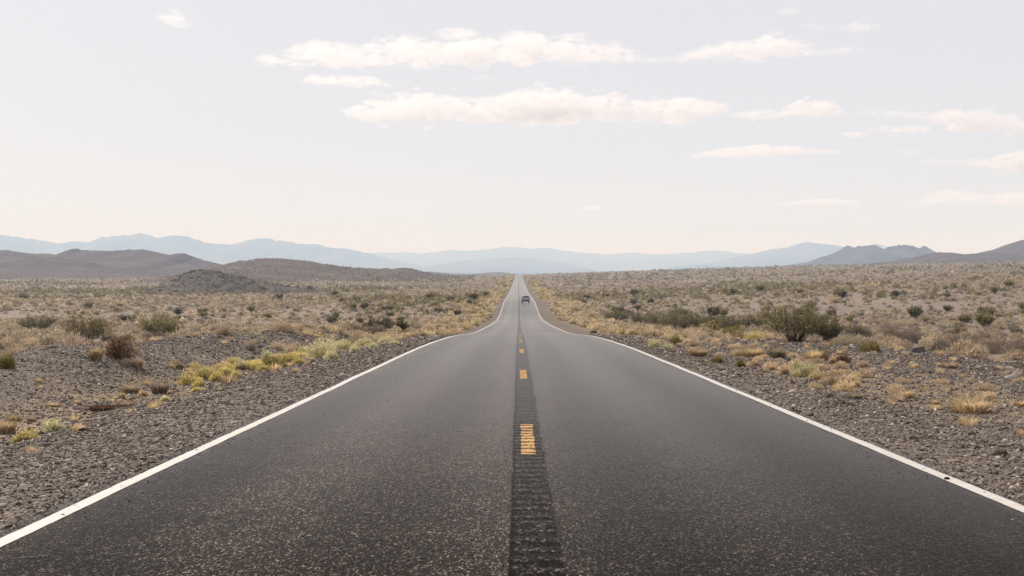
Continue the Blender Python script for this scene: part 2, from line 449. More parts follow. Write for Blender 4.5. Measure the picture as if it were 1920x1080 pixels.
# ------------------------------------------------------------------ hills and mountains (ridge lines with real depth)
RID = {}
def ridge(name, label, d, pts, front, back, mat, base_py, rough=.35, nxs=None, nys=60, spur=.012, kind='structure', cat='hill', seed=0.0, jag=0.0, power=1.25, lumps=0.0):
    pts = np.array(pts, float)
    xa, xb = (pts[0, 0] - PX0) / F * d, (pts[-1, 0] - PX0) / F * d
    nxs = int((nxs or 260) * 1.6)
    x = np.linspace(xa, xb, nxs)
    px = x / d * F + PX0
    # smooth interpolation of the skyline
    k = np.interp(px, pts[:, 0], pts[:, 1])
    ker = np.array([1, 2, 1]) / 4
    kp = np.pad(k, 1, mode='edge'); k = np.convolve(kp, ker, 'valid')
    L = xb - xa
    k = k + jag * (fbm(x / L * 60 + seed, 0 * x + seed, 5, .68) * 6)
    top = HC - (k - PY0) / F * d
    base = HC - (base_py - PY0) / F * d
    t = np.concatenate([-np.linspace(1, 0, nys) ** 1.0, np.linspace(0, 1, nys // 2)[1:]])
    T, XX = np.meshgrid(t, x, indexing='ij')
    dep = np.where(T < 0, front, back)
    wav = fbm(XX * spur * .5 + seed, 0 * XX + 3.1, 3)
    YY = d + T * dep + wav * front * .25 * (1 - np.abs(T))
    a = np.abs(T)
    rn = 1 - np.abs(2 * fbm(XX * spur + seed, YY * spur * .35 + seed, 4, .55)) * 2
    prof = (1 - a) ** power
    hgt = (top - base)[None, :] * prof
    hgt = hgt * (1 - rough * (1 - rn) * np.clip(a * 3, 0, 1) * (1 - a * .4))
    edge = np.minimum(sstep(0, .05, (XX - xa) / L), sstep(0, .05, (xb - XX) / L))
    ZZ = base + hgt - 6 * a ** 6 * (d / 2500)
    ZZ = ZZ + lumps * fbm(XX * .22 + seed, YY * .22, 4, .65) * np.clip(hgt / 2, 0, 1)
    RID[label] = (XX, YY, ZZ)
    ix = np.arange(XX.size).reshape(XX.shape)
    q = np.stack([ix[:-1, :-1], ix[:-1, 1:], ix[1:, 1:], ix[1:, :-1]], -1).reshape(-1, 4)
    o = link(name, np_mesh(name, np.stack([XX, YY, ZZ], -1).reshape(-1, 3), q, mat, smooth=True))
    return tag(o, label, cat, kind=kind)

ridge('knoll', 'small dark rocky knoll on the left plain', 560, [(245, 556), (280, 546), (303, 534), (320, 523), (340, 513), (360, 506), (378, 504.5), (400, 507), (420, 511), (445, 517), (470, 523), (500, 529.5), (540, 536), (580, 541), (620, 547), (680, 556)],
      55, 70, M['knoll'], 560, .22, 200, 60, .06, jag=.6, power=1.0, lumps=.5)
ridge('hill', 'rounded brown hill with a lit left brow, behind the dark knoll', 1250, [(300, 534), (340, 524), (380, 512), (410, 502), (440, 491), (475, 485.5), (500, 484), (535, 485), (580, 491), (620, 497), (660, 502), (700, 504), (735, 504), (752, 502.5), (770, 504), (800, 512), (830, 517), (870, 522)],
      420, 500, M['hill'], 528, .22, 240, 60, .010, jag=.5, power=1.1)
ridge('hill', 'long brown hill with a pointed peak below the blue range, far left', 2050, [(-260, 480), (-150, 470), (-60, 466), (0, 469), (30, 473), (60, 476.5), (78, 474.5), (100, 478), (118, 470), (133, 465), (150, 468), (175, 470), (215, 470), (262, 467.5), (290, 472), (315, 477), (330, 475.5), (348, 476), (362, 484), (385, 489), (412, 496), (440, 505), (480, 517), (540, 525)],
      700, 600, M['hill'], 524, .8, 320, 70, .0045, seed=4.0, jag=.7)
ridge('hill', 'low brown foothill in front of the pointed hill, far left', 1600, [(-240, 488), (-120, 486), (-40, 489), (20, 484), (50, 480), (90, 482), (130, 487), (180, 494), (240, 504), (320, 514), (400, 521)],
      420, 400, M['hill'], 523, .7, 220, 50, .006, seed=9.0, jag=.6)
ridge('hill', 'flat brown rise left of where the road vanishes', 3600, [(770, 512), (805, 509), (840, 512), (870, 515), (890, 513.5), (915, 511), (940, 510), (965, 513), (985, 518)],
      300, 400, M['hill'], 519, .2, 120, 30, .004, seed=2.0)
ridge('hill', 'brown slope climbing out of the frame on the right', 2600, [(1720, 498), (1780, 486), (1830, 477), (1860, 468), (1890, 458), (1905, 451), (1920, 448), (1960, 436), (2010, 430), (2080, 436), (2180, 450), (2300, 480)],
      700, 700, M['hill'], 499, .45, 240, 60, .0045, seed=6.0, jag=.6)
ridge('hill', 'low brown ridge at the foot of the blue crag, right', 2250, [(1640, 499), (1690, 489), (1715, 481), (1745, 474), (1765, 473), (1785, 474.5), (1800, 477), (1830, 475), (1860, 473), (1890, 473), (1930, 476), (1990, 486), (2080, 500)],
      600, 500, M['hill'], 500, .4, 220, 50, .006, seed=13.0, jag=.7)
ridge('mountain', 'blue-grey jagged crag with a small horn near its right end', 4000, [(1500, 502), (1535, 491), (1560, 480), (1582, 467), (1592, 461), (1605, 464), (1622, 461), (1632, 459), (1645, 461), (1660, 467), (1672, 462), (1685, 461), (1700, 459.5), (1715, 464), (1724, 466), (1731, 461.5), (1735, 461), (1740, 467), (1755, 473), (1790, 482), (1840, 496), (1870, 503)],
      1000, 900, M['mount'], 504, .85, 300, 60, .0022, cat='mountain', seed=3.0, jag=1.8)
ridge('mountain', 'faint blue hump just left of the right-hand brown slope', 4200, [(1780, 492), (1810, 479), (1840, 470), (1858, 466.5), (1875, 470), (1905, 480), (1940, 494)],
      1200, 1000, M['mount'], 500, .5, 100, 40, .0022, cat='mountain', seed=23.0, jag=.6)
ridge('mountain_range', 'long blue mountain range behind the brown hills on the left', 12500, [(-420, 470), (-300, 452), (-150, 446), (-60, 444), (0, 440), (20, 443), (45, 447), (80, 451), (110, 455), (140, 452), (165, 453), (190, 443), (215, 442), (235, 439.5), (260, 439), (280, 441), (295, 446), (310, 442), (335, 441), (360, 447), (385, 455), (410, 459), (440, 457), (460, 451), (485, 448), (520, 449), (550, 454), (590, 459), (630, 466), (665, 470), (690, 474), (730, 485), (780, 496), (830, 507)],
      2600, 2400, M['mount'], 511, .55, 420, 70, .0018, cat='mountain', seed=1.0, jag=1.3)
ridge('mountain_range', 'palest low range across the horizon behind the road', 17500, [(590, 496), (660, 480), (700, 474), (760, 472.5), (790, 476), (830, 471), (850, 469), (880, 471), (915, 468), (945, 463), (970, 464), (990, 467), (1015, 465), (1030, 465), (1060, 471), (1100, 474), (1130, 477), (1160, 475.5), (1185, 473.5), (1215, 477), (1245, 477), (1280, 475), (1320, 471), (1345, 470), (1380, 474), (1420, 477), (1470, 484), (1520, 492), (1560, 499)],
      3000, 3000, M['mount'], 500, .45, 340, 50, .0006, cat='mountain', seed=5.0, jag=.7)
ridge('mountain_range', 'small pale blue ridge in the valley just above the road', 13000, [(800, 499), (850, 492), (875, 487.5), (900, 488), (930, 484), (960, 483), (990, 483.5), (1020, 487), (1050, 491), (1090, 498)],
      2500, 2500, M['mount'], 502, .4, 160, 40, .001, cat='mountain', seed=8.0, jag=.5)
ridge('mountain', 'pale blue pointed mountain left of the jagged crag', 12000, [(1330, 497), (1380, 484), (1420, 475), (1440, 472), (1460, 467), (1475, 464.5), (1495, 463), (1510, 457), (1528, 453), (1545, 455), (1580, 459), (1620, 470), (1670, 484), (1730, 499)],
      4200, 4000, M['mount'], 502, .5, 240, 50, .0008, cat='mountain', seed=15.0, jag=.6)
ridge('mountain', 'faint pale peak showing through a gap in the jagged crag', 15000, [(1590, 490), (1630, 465), (1645, 456.5), (1660, 461), (1680, 466), (1740, 492)],
      3000, 3000, M['mount'], 500, .4, 80, 40, .0008, cat='mountain', seed=19.0, jag=.4)

# ------------------------------------------------------------------ plants
def tri_leaves(pos, size, r, up=0.0):
    """one randomly turned triangle per position"""
    n = len(pos)
    a = r.normal(size=(n, 3)); a[:, 2] += up; a /= np.linalg.norm(a, axis=1, keepdims=True)
    b = np.cross(a, r.normal(size=(n, 3))); b /= np.linalg.norm(b, axis=1, keepdims=True) + 1e-9
    s = size * r.uniform(.6, 1.4, (n, 1)) if np.isscalar(size) else size[:, None] * r.uniform(.7, 1.3, (n, 1))
    V = np.stack([pos - b * s * .5, pos + b * s * .5, pos + a * s * 1.3], 1).reshape(-1, 3)
    return V, np.arange(3 * n).reshape(-1, 3)

def stems_mesh(paths, r0, r1):
    V, T = [], []; o = 0
    ang = np.array([0, 2.094, 4.189]); ring = np.stack([np.cos(ang), np.sin(ang), 0 * ang], -1)
    for p in paths:
        n = len(p)
        rad = np.linspace(r0, r1, n)
        for q, rr in zip(p, rad): V.append(q + ring * rr)
        for i in range(n - 1):
            for j in range(3):
                a, b = o + 3 * i + j, o + 3 * i + (j + 1) % 3
                T += [(a, b, b + 3), (a, b + 3, a + 3)]
        o += 3 * n
    return np.concatenate(V), np.array(T)

def tint(n_leaf, cols, r, per=3, spread=.22):
    c = np.array(cols)[r.integers(0, len(cols), n_leaf)] * r.uniform(1 - spread, 1 + spread, (n_leaf, 1))
    return np.repeat(c, per, 0)

def stem_paths(r, n, h, w, lean=(.15, .95), wob=.06, nseg=5, root=.08):
    out = []
    for i in range(n):
        a = r.uniform(0, 2 * math.pi); k = r.uniform(*lean) ** .7
        L = h * r.uniform(.65, 1.05)
        t = np.linspace(0, 1, nseg)[:, None]
        d = np.array([math.cos(a), math.sin(a), 0])
        p = d * root * w * r.uniform(0, 1) + d * (w * .5 * k) * t ** 1.15 + np.array([0, 0, 1]) * L * (t - .25 * k * t ** 2) * (1 - .28 * k)
        p = p + r.normal(size=(nseg, 3)) * wob * h * t
        p[0, 2] = -.04
        out.append(p)
    return out

def creosote(seed, h, w, nst=46, nl=95, leaf=.036, cols=((.075, .080, .022), (.105, .105, .030), (.050, .058, .018), (.14, .125, .04))):
    """airy shrub: fans of stems carrying tufts of small leaves. Returns foliage and stem meshes."""
    r = np.random.default_rng(seed)
    paths = stem_paths(r, nst, h, w)
    L, side = [], []
    for p in paths:
        for k in range(4):                                       # side twigs
            t = r.uniform(.35, .95); i = min(int(t * 4), 3); q = p[i] + (p[i + 1] - p[i]) * (t * 4 - i)
            e = q + r.normal(size=3) * h * .09 + np.array([0, 0, h * .10])
            side.append(np.stack([q, (q + e) / 2 + r.normal(size=3) * .01, e]))
            m_ = nl // 6
            L.append(q + (e - q) * r.uniform(.2, 1.1, (m_, 1)) + r.normal(size=(m_, 3)) * h * .025)
        m_ = nl // 3
        t = r.uniform(.4, 1, m_) * 4; i = np.minimum(t.astype(int), 3)
        L.append(p[i] + (p[i + 1] - p[i]) * (t - i)[:, None] + r.normal(size=(m_, 3)) * h * .028)
    L = np.concatenate(L); L[:, 2] = np.maximum(L[:, 2], .03)
    V, T = tri_leaves(L, leaf, r, .3)
    fol = np_mesh('creosote_foliage', V, T, M['leaf'], tint(len(L), cols, r))
    V, T = stems_mesh(paths + side, .011, .004)
    st = np_mesh('creosote_stems', V, T, M['twig'], np.tile((.10, .075, .055), (len(V), 1)))
    return fol, st

def mound(seed, h, w, n=900, leaf=.03, cols=((.36, .26, .15), (.28, .20, .12), (.42, .32, .19)), up=.5, nst=60, stem_col=(.2, .145, .09), fluffy=0.0):
    """dense low dome of fine dry twigs, uneven outline"""
    r = np.random.default_rng(seed)
    lob = r.normal(size=(9, 3)); lob[:, 2] = np.abs(lob[:, 2]); lob /= np.linalg.norm(lob, axis=1, keepdims=True)
    amp = r.uniform(.05, .32, 9)
    d = r.normal(size=(n, 3)); d[:, 2] = np.abs(d[:, 2]); d /= np.linalg.norm(d, axis=1, keepdims=True)
    sc = .68 + (np.clip(d @ lob.T, 0, 1) ** 6 * amp).sum(1)
    rad = sc * r.uniform(.12, 1.0, n) ** .42
    pos = d * rad[:, None] * np.array([w * .5, w * .5, h * .95])
    pos[:, 2] += .01
    size = leaf * r.uniform(.7, 1.5, n)
    # twig slivers pointing outwards
    ax = d + r.normal(size=(n, 3)) * .45; ax[:, 2] += up * .5; ax /= np.linalg.norm(ax, axis=1, keepdims=True)
    b = np.cross(ax, r.normal(size=(n, 3))); b /= np.linalg.norm(b, axis=1, keepdims=True) + 1e-9
    V = np.stack([pos - b * size[:, None] * .32, pos + b * size[:, None] * .32, pos + ax * size[:, None] * 2.0], 1).reshape(-1, 3)
    T = np.arange(3 * n).reshape(-1, 3)
    c = tint(n, cols, r)
    if nst:
        SV, ST = stems_mesh(stem_paths(r, nst, h * .9, w * .95, (.05, 1.0), .05, 4), .006, .002)
        T = np.concatenate([T, ST + len(V)]); V = np.concatenate([V, SV]); c = np.concatenate([c, np.tile(stem_col, (len(SV), 1))])
    return np_mesh('mound', V, T, M['dry'], c)

def tuft(seed, h, w, n=260, cols=((.46, .33, .15), (.38, .27, .12), (.55, .42, .22))):
    """spray of grass blades"""
    r = np.random.default_rng(seed)
    a = r.uniform(0, 2 * np.pi, n); k = r.uniform(0, 1, n) ** .6
    base = np.stack([np.cos(a), np.sin(a), 0 * a], -1) * (w * .28 * r.uniform(0, 1, n) ** .5)[:, None]
    d = np.stack([np.cos(a), np.sin(a), 0 * a], -1)
    L = h * r.uniform(.5, 1.1, n)
    mid = base + d * (w * .16 * k)[:, None] + np.array([0, 0, 1]) * (L * .55)[:, None]
    tip = base + d * (w * .42 * k)[:, None] + np.array([0, 0, 1]) * (L * (1 - .35 * k))[:, None] + r.normal(size=(n, 3)) * h * .05
    sd = np.stack([-np.sin(a), np.cos(a), 0 * a], -1) * (.004 + .006 * r.random(n))[:, None]
    base[:, 2] -= .03
    V = np.stack([base - sd, base + sd, mid + sd * .8, mid - sd * .8, tip], 1).reshape(-1, 3)
    o = (np.arange(n) * 5)[:, None]
    T = np.concatenate([o + [0, 1, 2], o + [0, 2, 3], o + [3, 2, 4]])
    return np_mesh('tuft', V, T, M['grass'], tint(n, cols, r, 5))

GREEN = ((.215, .180, .090), (.27, .225, .110), (.165, .142, .075), (.33, .27, .125))
DARKG = ((.17, .148, .085), (.21, .182, .102), (.135, .120, .072))
YGREEN = ((.55, .46, .17), (.64, .53, .22), (.44, .38, .13), (.70, .57, .27))
PALEG = ((.52, .50, .28), (.60, .56, .33), (.44, .43, .23), (.64, .57, .34))
TAN = ((.46, .355, .245), (.37, .285, .20), (.54, .425, .30))
GREYB = ((.32, .25, .19), (.39, .305, .235), (.26, .205, .16))
SAGE = ((.32, .275, .185), (.38, .325, .22), (.26, .225, .155))
CREAM = ((.58, .43, .28), (.66, .51, .35), (.48, .35, .22))
RUST = ((.17, .095, .060), (.22, .125, .075), (.12, .070, .048))
DARKB = ((.17, .137, .104), (.215, .172, .130), (.135, .110, .085))
STRAW = ((.54, .41, .24), (.46, .345, .20), (.64, .51, .33))
OLIVE = ((.20, .17, .055), (.26, .21, .07), (.15, .13, .045))

def key(kind, px, py, wpx, hpx, label, cat, cols, seed, group=None, name=None, n=None, dense=1.6):
    """one plant standing where the photo shows its foot; wpx, hpx its size in photo pixels"""
    x, y, z = hit(px, py)
    k = y / F
    w_, h_ = wpx * k, hpx * k
    rz = random.uniform(0, 6.28)
    lf = max(.026, .55 * y / 1248)                      # leaf size follows the plant's real scale class
    if kind == 'creosote':
        nst = int(40 * dense)
        fol, st = creosote(seed, h_ * 1.02, w_ * 1.05, nst, 95, min(lf * 1.5, .075), cols)
        o = empty(name or 'creosote_bush', (x, y, z - .02), rz)
        link('foliage', fol, o); link('stems', st, o)
    elif kind == 'mound':
        n_ = n or int(np.clip(1500 * w_ * h_ / .35, 500, 3200))
        o = link(name or 'dry_bush', mound(seed, h_, w_, n_, min(lf, .05), cols), None, (x, y, z - .02)); o.rotation_euler.z = rz
    else:
        n_ = n or int(np.clip(500 * w_ / .6, 150, 800))
        o = link(name or 'grass_tuft', tuft(seed, h_, w_, n_, cols), None, (x, y, z - .01)); o.rotation_euler.z = rz
    return tag(o, label, cat, group)

K = key
# left side, near to far
K('creosote', 165, 641, 105, 58, 'leftmost olive creosote bush behind the gravel berm', 'bush', GREEN, 21)
K('creosote', 297, 633, 92, 50, 'olive creosote bush behind the berm, right of the leftmost one', 'bush', GREEN, 22)
K('creosote', 70, 622, 80, 34, 'dim green creosote bush at the far left edge of the plain', 'bush', DARKG, 23)
K('mound', 222, 672, 62, 50, 'reddish brown dead bush on the front of the gravel berm', 'bush', RUST, 24)
K('tuft', 180, 675, 34, 32, 'upright golden grass tuft left of the reddish dead bush', 'grass', STRAW, 25)
K('tuft', 258, 690, 28, 24, 'grey-brown grass tuft right of the reddish dead bush', 'grass', TAN, 26)
K('mound', 420, 629, 46, 20, 'tan domed bush on the berm top, nearer the left of the three', 'bush', TAN, 27)
K('mound', 527, 622, 62, 20, 'wide tan domed bush on the berm, middle of the three', 'bush', TAN, 28)
K('mound', 575, 618, 38, 15, 'small tan domed bush on the berm, nearest the road of the three', 'bush', TAN, 29)
K('mound', 12, 690, 46, 30, 'olive tuft bush cut by the left edge of the frame', 'bush', OLIVE, 30)
YG = 'yellow-green plants along the left shoulder'
for i, (px, py, w_, h_, c, lab) in enumerate([
        (352, 722, 52, 24, YGREEN, 'yellow-green plant at the near end of the roadside row'),
        (383, 712, 58, 32, YGREEN, 'taller yellow-green plant, second from the near end of the roadside row'),
        (425, 706, 46, 24, YGREEN, 'yellow-green plant third from the near end of the roadside row'),
        (440, 690, 40, 22, STRAW, 'straw-coloured plant behind the third of the roadside row'),
        (474, 693, 52, 24, YGREEN, 'yellow plant mid-way along the roadside row'),
        (508, 688, 50, 24, OLIVE, 'olive plant mid-way along the roadside row'),
        (540, 680, 58, 24, YGREEN, 'yellow plant just before the pale green ones in the roadside row'),
        (600, 671, 62, 34, PALEG, 'largest pale green plant in the roadside row'),
        (645, 657, 52, 24, PALEG, 'pale green plant next beyond the largest one in the row'),
        (682, 650, 44, 20, PALEG, 'pale green plant second to last of the row'),
        (722, 643, 42, 15, PALEG, 'small pale green plant at the far end of the row'),
        (365, 690, 30, 14, STRAW, 'small straw plant behind the near end of the roadside row'),
        (330, 688, 28, 14, TAN, 'small tan plant on gravel left of the roadside row')]):
    K('mound', px, py, w_, h_, lab, 'plant', c, 40 + i, YG, 'roadside_plant')
    K('mound', px + w_ * .38, py + 3, w_ * .5, h_ * .55, 'low ' + lab.replace('plant', 'sprig beside the plant', 1).replace('largest ', 'large ').replace('taller ', 'tall '), 'plant', c, 140 + i, YG, 'roadside_plant')
r_ = np.random.default_rng(37)
for i in range(26):
    t = r_.uniform(0, 1)
    px = 335 + 400 * t + r_.normal() * 9; py = 722 - 84 * t ** .92 + r_.normal() * 4.0 * (1.2 - t) - 4
    cn, c = (('yellow-green', YGREEN), ('straw-yellow', STRAW), ('pale green', PALEG))[int(r_.choice(3, p=(.5, .25, .25) if t < .6 else (.15, .25, .6)))]
    K('mound', px, py, r_.uniform(26, 46) * (1.1 - .35 * t), r_.uniform(11, 21) * (1.1 - .4 * t), f'small {cn} plant filling the row along the left shoulder', 'plant', c, 400 + i, f'small {cn} filler plants of the left roadside row', 'roadside_plant')
for i, (k, px, py, w_, h_, c, lab, cat) in enumerate([
        ('tuft', 300, 738, 44, 28, GREYB, 'brown grass clump right of the small cream tumbleweed', 'grass'),
        ('tuft', 246, 737, 42, 22, TAN, 'brown grass clump left of the small cream tumbleweed', 'grass'),
        ('mound', 269, 744, 19, 13, CREAM, 'small cream tumbleweed on the left gravel', 'tumbleweed'),
        ('tuft', 228, 748, 18, 16, STRAW, 'thin golden tuft just left of the brown grass clump', 'grass'),
        ('mound', 470, 657, 26, 20, GREYB, 'grey-brown bush alone on the slope beyond the roadside row', 'bush'),
        ('mound', 550, 664, 44, 20, TAN, 'tan bush behind the yellow roadside row', 'bush'),
        ('mound', 520, 655, 34, 14, TAN, 'low tan bush left of the larger tan bush behind the row', 'bush'),
        ('mound', 44, 828, 52, 22, YGREEN, 'yellow-green clump nearest the camera on the left gravel', 'plant'),
        ('mound', 104, 808, 42, 17, PALEG, 'pale green clump right of the nearest yellow-green one', 'plant'),
        ('tuft', 12, 812, 48, 30, STRAW, 'golden tuft at the left edge beside the yellow-green clump', 'grass'),
        ('tuft', 25, 790, 36, 16, STRAW, 'small golden tuft above the left-edge tuft', 'grass'),
        ('tuft', 60, 790, 22, 13, TAN, 'thin tan tuft on gravel above the pale green clump', 'grass'),
        ('tuft', 146, 760, 18, 14, STRAW, 'thin golden tuft alone on the left gravel', 'grass'),
        ('tuft', 190, 770, 62, 14, RUST, 'low rusty grass patch on the left gravel', 'grass'),
        ('tuft', 235, 762, 46, 14, TAN, 'low tan grass patch right of the rusty one', 'grass'),
        ('tuft', 100, 762, 34, 10, STRAW, 'wispy straw patch left of the lone golden tuft', 'grass'),
        ('mound', 310, 752, 18, 8, PALEG, 'tiny pale green sprig below the brown grass clump', 'plant'),
        ('mound', 368, 735, 15, 8, YGREEN, 'tiny yellow sprig below the near end of the row', 'plant'),
        ('creosote', 705, 626, 66, 34, DARKG, 'dark green bush left of the road crest', 'bush'),
        ('creosote', 747, 624, 40, 28, DARKG, 'smaller dark green bush between the road crest and its larger neighbour', 'bush'),
        ('mound', 800, 622, 40, 15, TAN, 'tan bush on the verge just left of the road crest', 'bush'),
        ('mound', 770, 618, 40, 14, SAGE, 'sage bush behind the small dark green bush at the crest', 'bush')]):
    K(k, px, py, w_, h_, lab, cat, c, 70 + i, None, {'tumbleweed': 'tumbleweed', 'plant': 'low_plant'}.get(cat))
# right side
big = K('creosote', 1492, 641, 148, 86, 'largest dark green bush, with a bare pale branch sticking up', 'bush', ((.155, .136, .070), (.195, .168, .085), (.12, .106, .060), (.24, .20, .095)), 101, dense=3.0)
bx_, by_, bz_ = big.location
r_ = np.random.default_rng(5)
dp = []
for (dx, h0, ln) in ((-.55, .5, 2.15), (-.35, .6, 1.5), (-.75, .4, 1.3), (-.2, .8, .9)):
    t = np.linspace(0, 1, 7)[:, None]
    dp.append(np.array([dx, -.3, h0]) + np.array([dx * .25, 0, ln]) * t + r_.normal(size=(7, 3)) * .05 * t)
    dp.append(np.stack([dp[-1][4], dp[-1][4] + np.array([.16, 0, .22]), dp[-1][4] + np.array([.2, 0, .5])]))
DV, DT = stems_mesh(dp, .030, .009)
db = link('dead_branch', np_mesh('dead_branch', DV, DT, M['twig'], np.tile((.46, .38, .29), (len(DV), 1))), big)
db.rotation_euler.z = -big.rotation_euler.z
for i, (k, px, py, w_, h_, c, lab, cat) in enumerate([
        ('creosote', 1310, 627, 96, 50, DARKG, 'wide dark green bush left of the largest bush', 'bush'),
        ('creosote', 1240, 617, 76, 42, DARKG, 'dark green bush between the crest bush and the wide one, right side', 'bush'),
        ('creosote', 1165, 604, 56, 28, DARKG, 'small dark green bush nearest the road on the right', 'bush'),
        ('creosote', 1412, 618, 60, 42, SAGE, 'thin grey-green bush just left of the largest bush', 'bush'),
        ('creosote', 1356, 624, 80, 44, DARKG, 'dark bush touching the right side of the wide dark bush', 'bush'),
        ('creosote', 1276, 622, 70, 42, DARKG, 'dark bush filling the gap left of the wide dark bush', 'bush'),
        ('creosote', 1552, 640, 66, 52, DARKG, 'dark green bush leaning on the right side of the largest bush', 'bush'),
        ('creosote', 1205, 611, 58, 32, DARKG, 'small dark bush second from the road on the right', 'bush'),
        ('mound', 1368, 634, 56, 30, OLIVE, 'bright olive-yellow bush in front of the wide dark bush', 'bush'),
        ('mound', 1413, 636, 38, 14, YGREEN, 'low yellow bush at the foot of the thin grey-green bush', 'bush'),
        ('mound', 1614, 634, 56, 32, DARKB, 'dark brown bush first right of the largest bush', 'bush'),
        ('mound', 1665, 634, 44, 26, GREYB, 'grey bush second right of the largest bush', 'bush'),
        ('mound', 1705, 644, 62, 34, DARKB, 'dark brown bush third right of the largest bush', 'bush'),
        ('mound', 1795, 650, 92, 40, DARKB, 'wide dark brown bush beyond the flat grey rock', 'bush'),
        ('mound', 1862, 664, 72, 46, DARKB, 'dark brown bush second from the right edge', 'bush'),
        ('mound', 1912, 668, 66, 44, DARKB, 'dark brown bush cut by the right edge of the frame', 'bush'),
        ('mound', 1585, 648, 90, 20, SAGE, 'low sage patch right below the largest bush', 'bush'),
        ('mound', 1633, 660, 50, 22, OLIVE, 'olive-yellow bush on gravel left of the flat grey rock', 'bush'),
        ('mound', 1543, 675, 28, 22, GREEN, 'small round green bush beside the cream tumbleweeds', 'bush'),
        ('mound', 1578, 680, 38, 20, RUST, 'small reddish bush between the green bush and lone tumbleweed', 'bush'),
        ('mound', 1560, 682, 16, 14, CREAM, 'cream tumbleweed against the small reddish bush', 'tumbleweed'),
        ('mound', 1578, 687, 20, 9, CREAM, 'flat cream tumbleweed below the small reddish bush', 'tumbleweed'),
        ('mound', 1618, 689, 26, 14, CREAM, 'lone cream tumbleweed right of the small reddish bush', 'tumbleweed'),
        ('mound', 1512, 705, 62, 30, PALEG, 'pale sage clump in front of the cream tumbleweeds', 'plant'),
        ('mound', 1470, 702, 34, 20, CREAM, 'cream clump left of the pale sage clump', 'tumbleweed'),
        ('mound', 1492, 690, 30, 18, CREAM, 'domed cream clump behind the pale sage clump', 'tumbleweed'),
        ('mound', 1447, 694, 34, 15, CREAM, 'cream clump second left of the pale sage clump', 'tumbleweed'),
        ('mound', 1415, 686, 30, 13, CREAM, 'cream clump third left of the pale sage clump', 'tumbleweed'),
        ('tuft', 1455, 672, 50, 26, SAGE, 'grey-green grass clump behind the cream clumps', 'grass'),
        ('tuft', 1525, 676, 44, 24, STRAW, 'golden grass clump left of the small green bush', 'grass'),
        ('tuft', 1412, 668, 56, 20, STRAW, 'golden grass clump farther left behind the cream clumps', 'grass'),
        ('mound', 1388, 688, 22, 12, OLIVE, 'small olive clump left of the cream clumps', 'plant'),
        ('mound', 1345, 680, 26, 14, OLIVE, 'small olive clump on the right shoulder, alone', 'plant'),
        ('tuft', 1310, 668, 50, 20, STRAW, 'golden grass on the right shoulder before the olive clump', 'grass'),
        ('tuft', 1570, 724, 38, 28, TAN, 'upright tan grass tuft on gravel below the lone tumbleweed', 'grass'),
        ('mound', 1603, 725, 18, 9, CREAM, 'tiny cream tuft right of the upright tan grass', 'tumbleweed'),
        ('mound', 1525, 710, 18, 8, CREAM, 'tiny cream tuft at the foot of the pale sage clump', 'tumbleweed'),
        ('tuft', 1602, 748, 40, 15, SAGE, 'sparse grey-green grass nearest the right white line', 'grass'),
        ('tuft', 1693, 746, 54, 20, STRAW, 'golden grass tuft mid-way across the right gravel', 'grass'),
        ('tuft', 1818, 774, 96, 34, STRAW, 'widest golden grass tuft on the right gravel', 'grass'),
        ('tuft', 1752, 757, 26, 10, CREAM, 'small cream grass between the two golden tufts', 'grass'),
        ('tuft', 1916, 762, 36, 14, STRAW, 'small golden tuft cut by the right edge', 'grass'),
        ('tuft', 1780, 690, 40, 14, TAN, 'sparse tan grass on the right gravel below the grey rock', 'grass'),
        ('mound', 1228, 650, 28, 15, PALEG, 'pale green ball of a plant on the right shoulder', 'plant'),
        ('mound', 1254, 656, 32, 12, PALEG, 'flatter pale green plant right of the pale green ball', 'plant'),
        ('mound', 1266, 647, 30, 20, OLIVE, 'olive bush behind the two pale green plants', 'bush'),
        ('mound', 1300, 650, 34, 16, TAN, 'tan bush right of the olive bush on the right shoulder', 'bush'),
        ('mound', 1113, 625, 15, 7, SAGE, 'small olive tuft close to the right white line', 'plant')]):
    K(k, px, py, w_, h_, lab, cat, c, 200 + i, None, {'tumbleweed': 'tumbleweed', 'plant': 'low_plant'}.get(cat))
# tall thin dry stalks near the right edge
x, y, z = hit(1895, 672)
r_ = np.random.default_rng(8)
SV, ST = stems_mesh([np.array([[0, 0, 0], [dx * .4, 0, h * .5], [dx, .02, h]]) for dx, h in ((.32, .95), (.18, .8), (-.08, .7), (.4, .6), (.05, .9))], .008, .003)
tag(link('dry_stalks', np_mesh('dry_stalks', SV, ST, M['twig'], np.tile((.45, .36, .24), (len(SV), 1))), None, (x, y, z - .02)), 'thin pale upright stalks in front of the dark bushes at right', 'stalks')

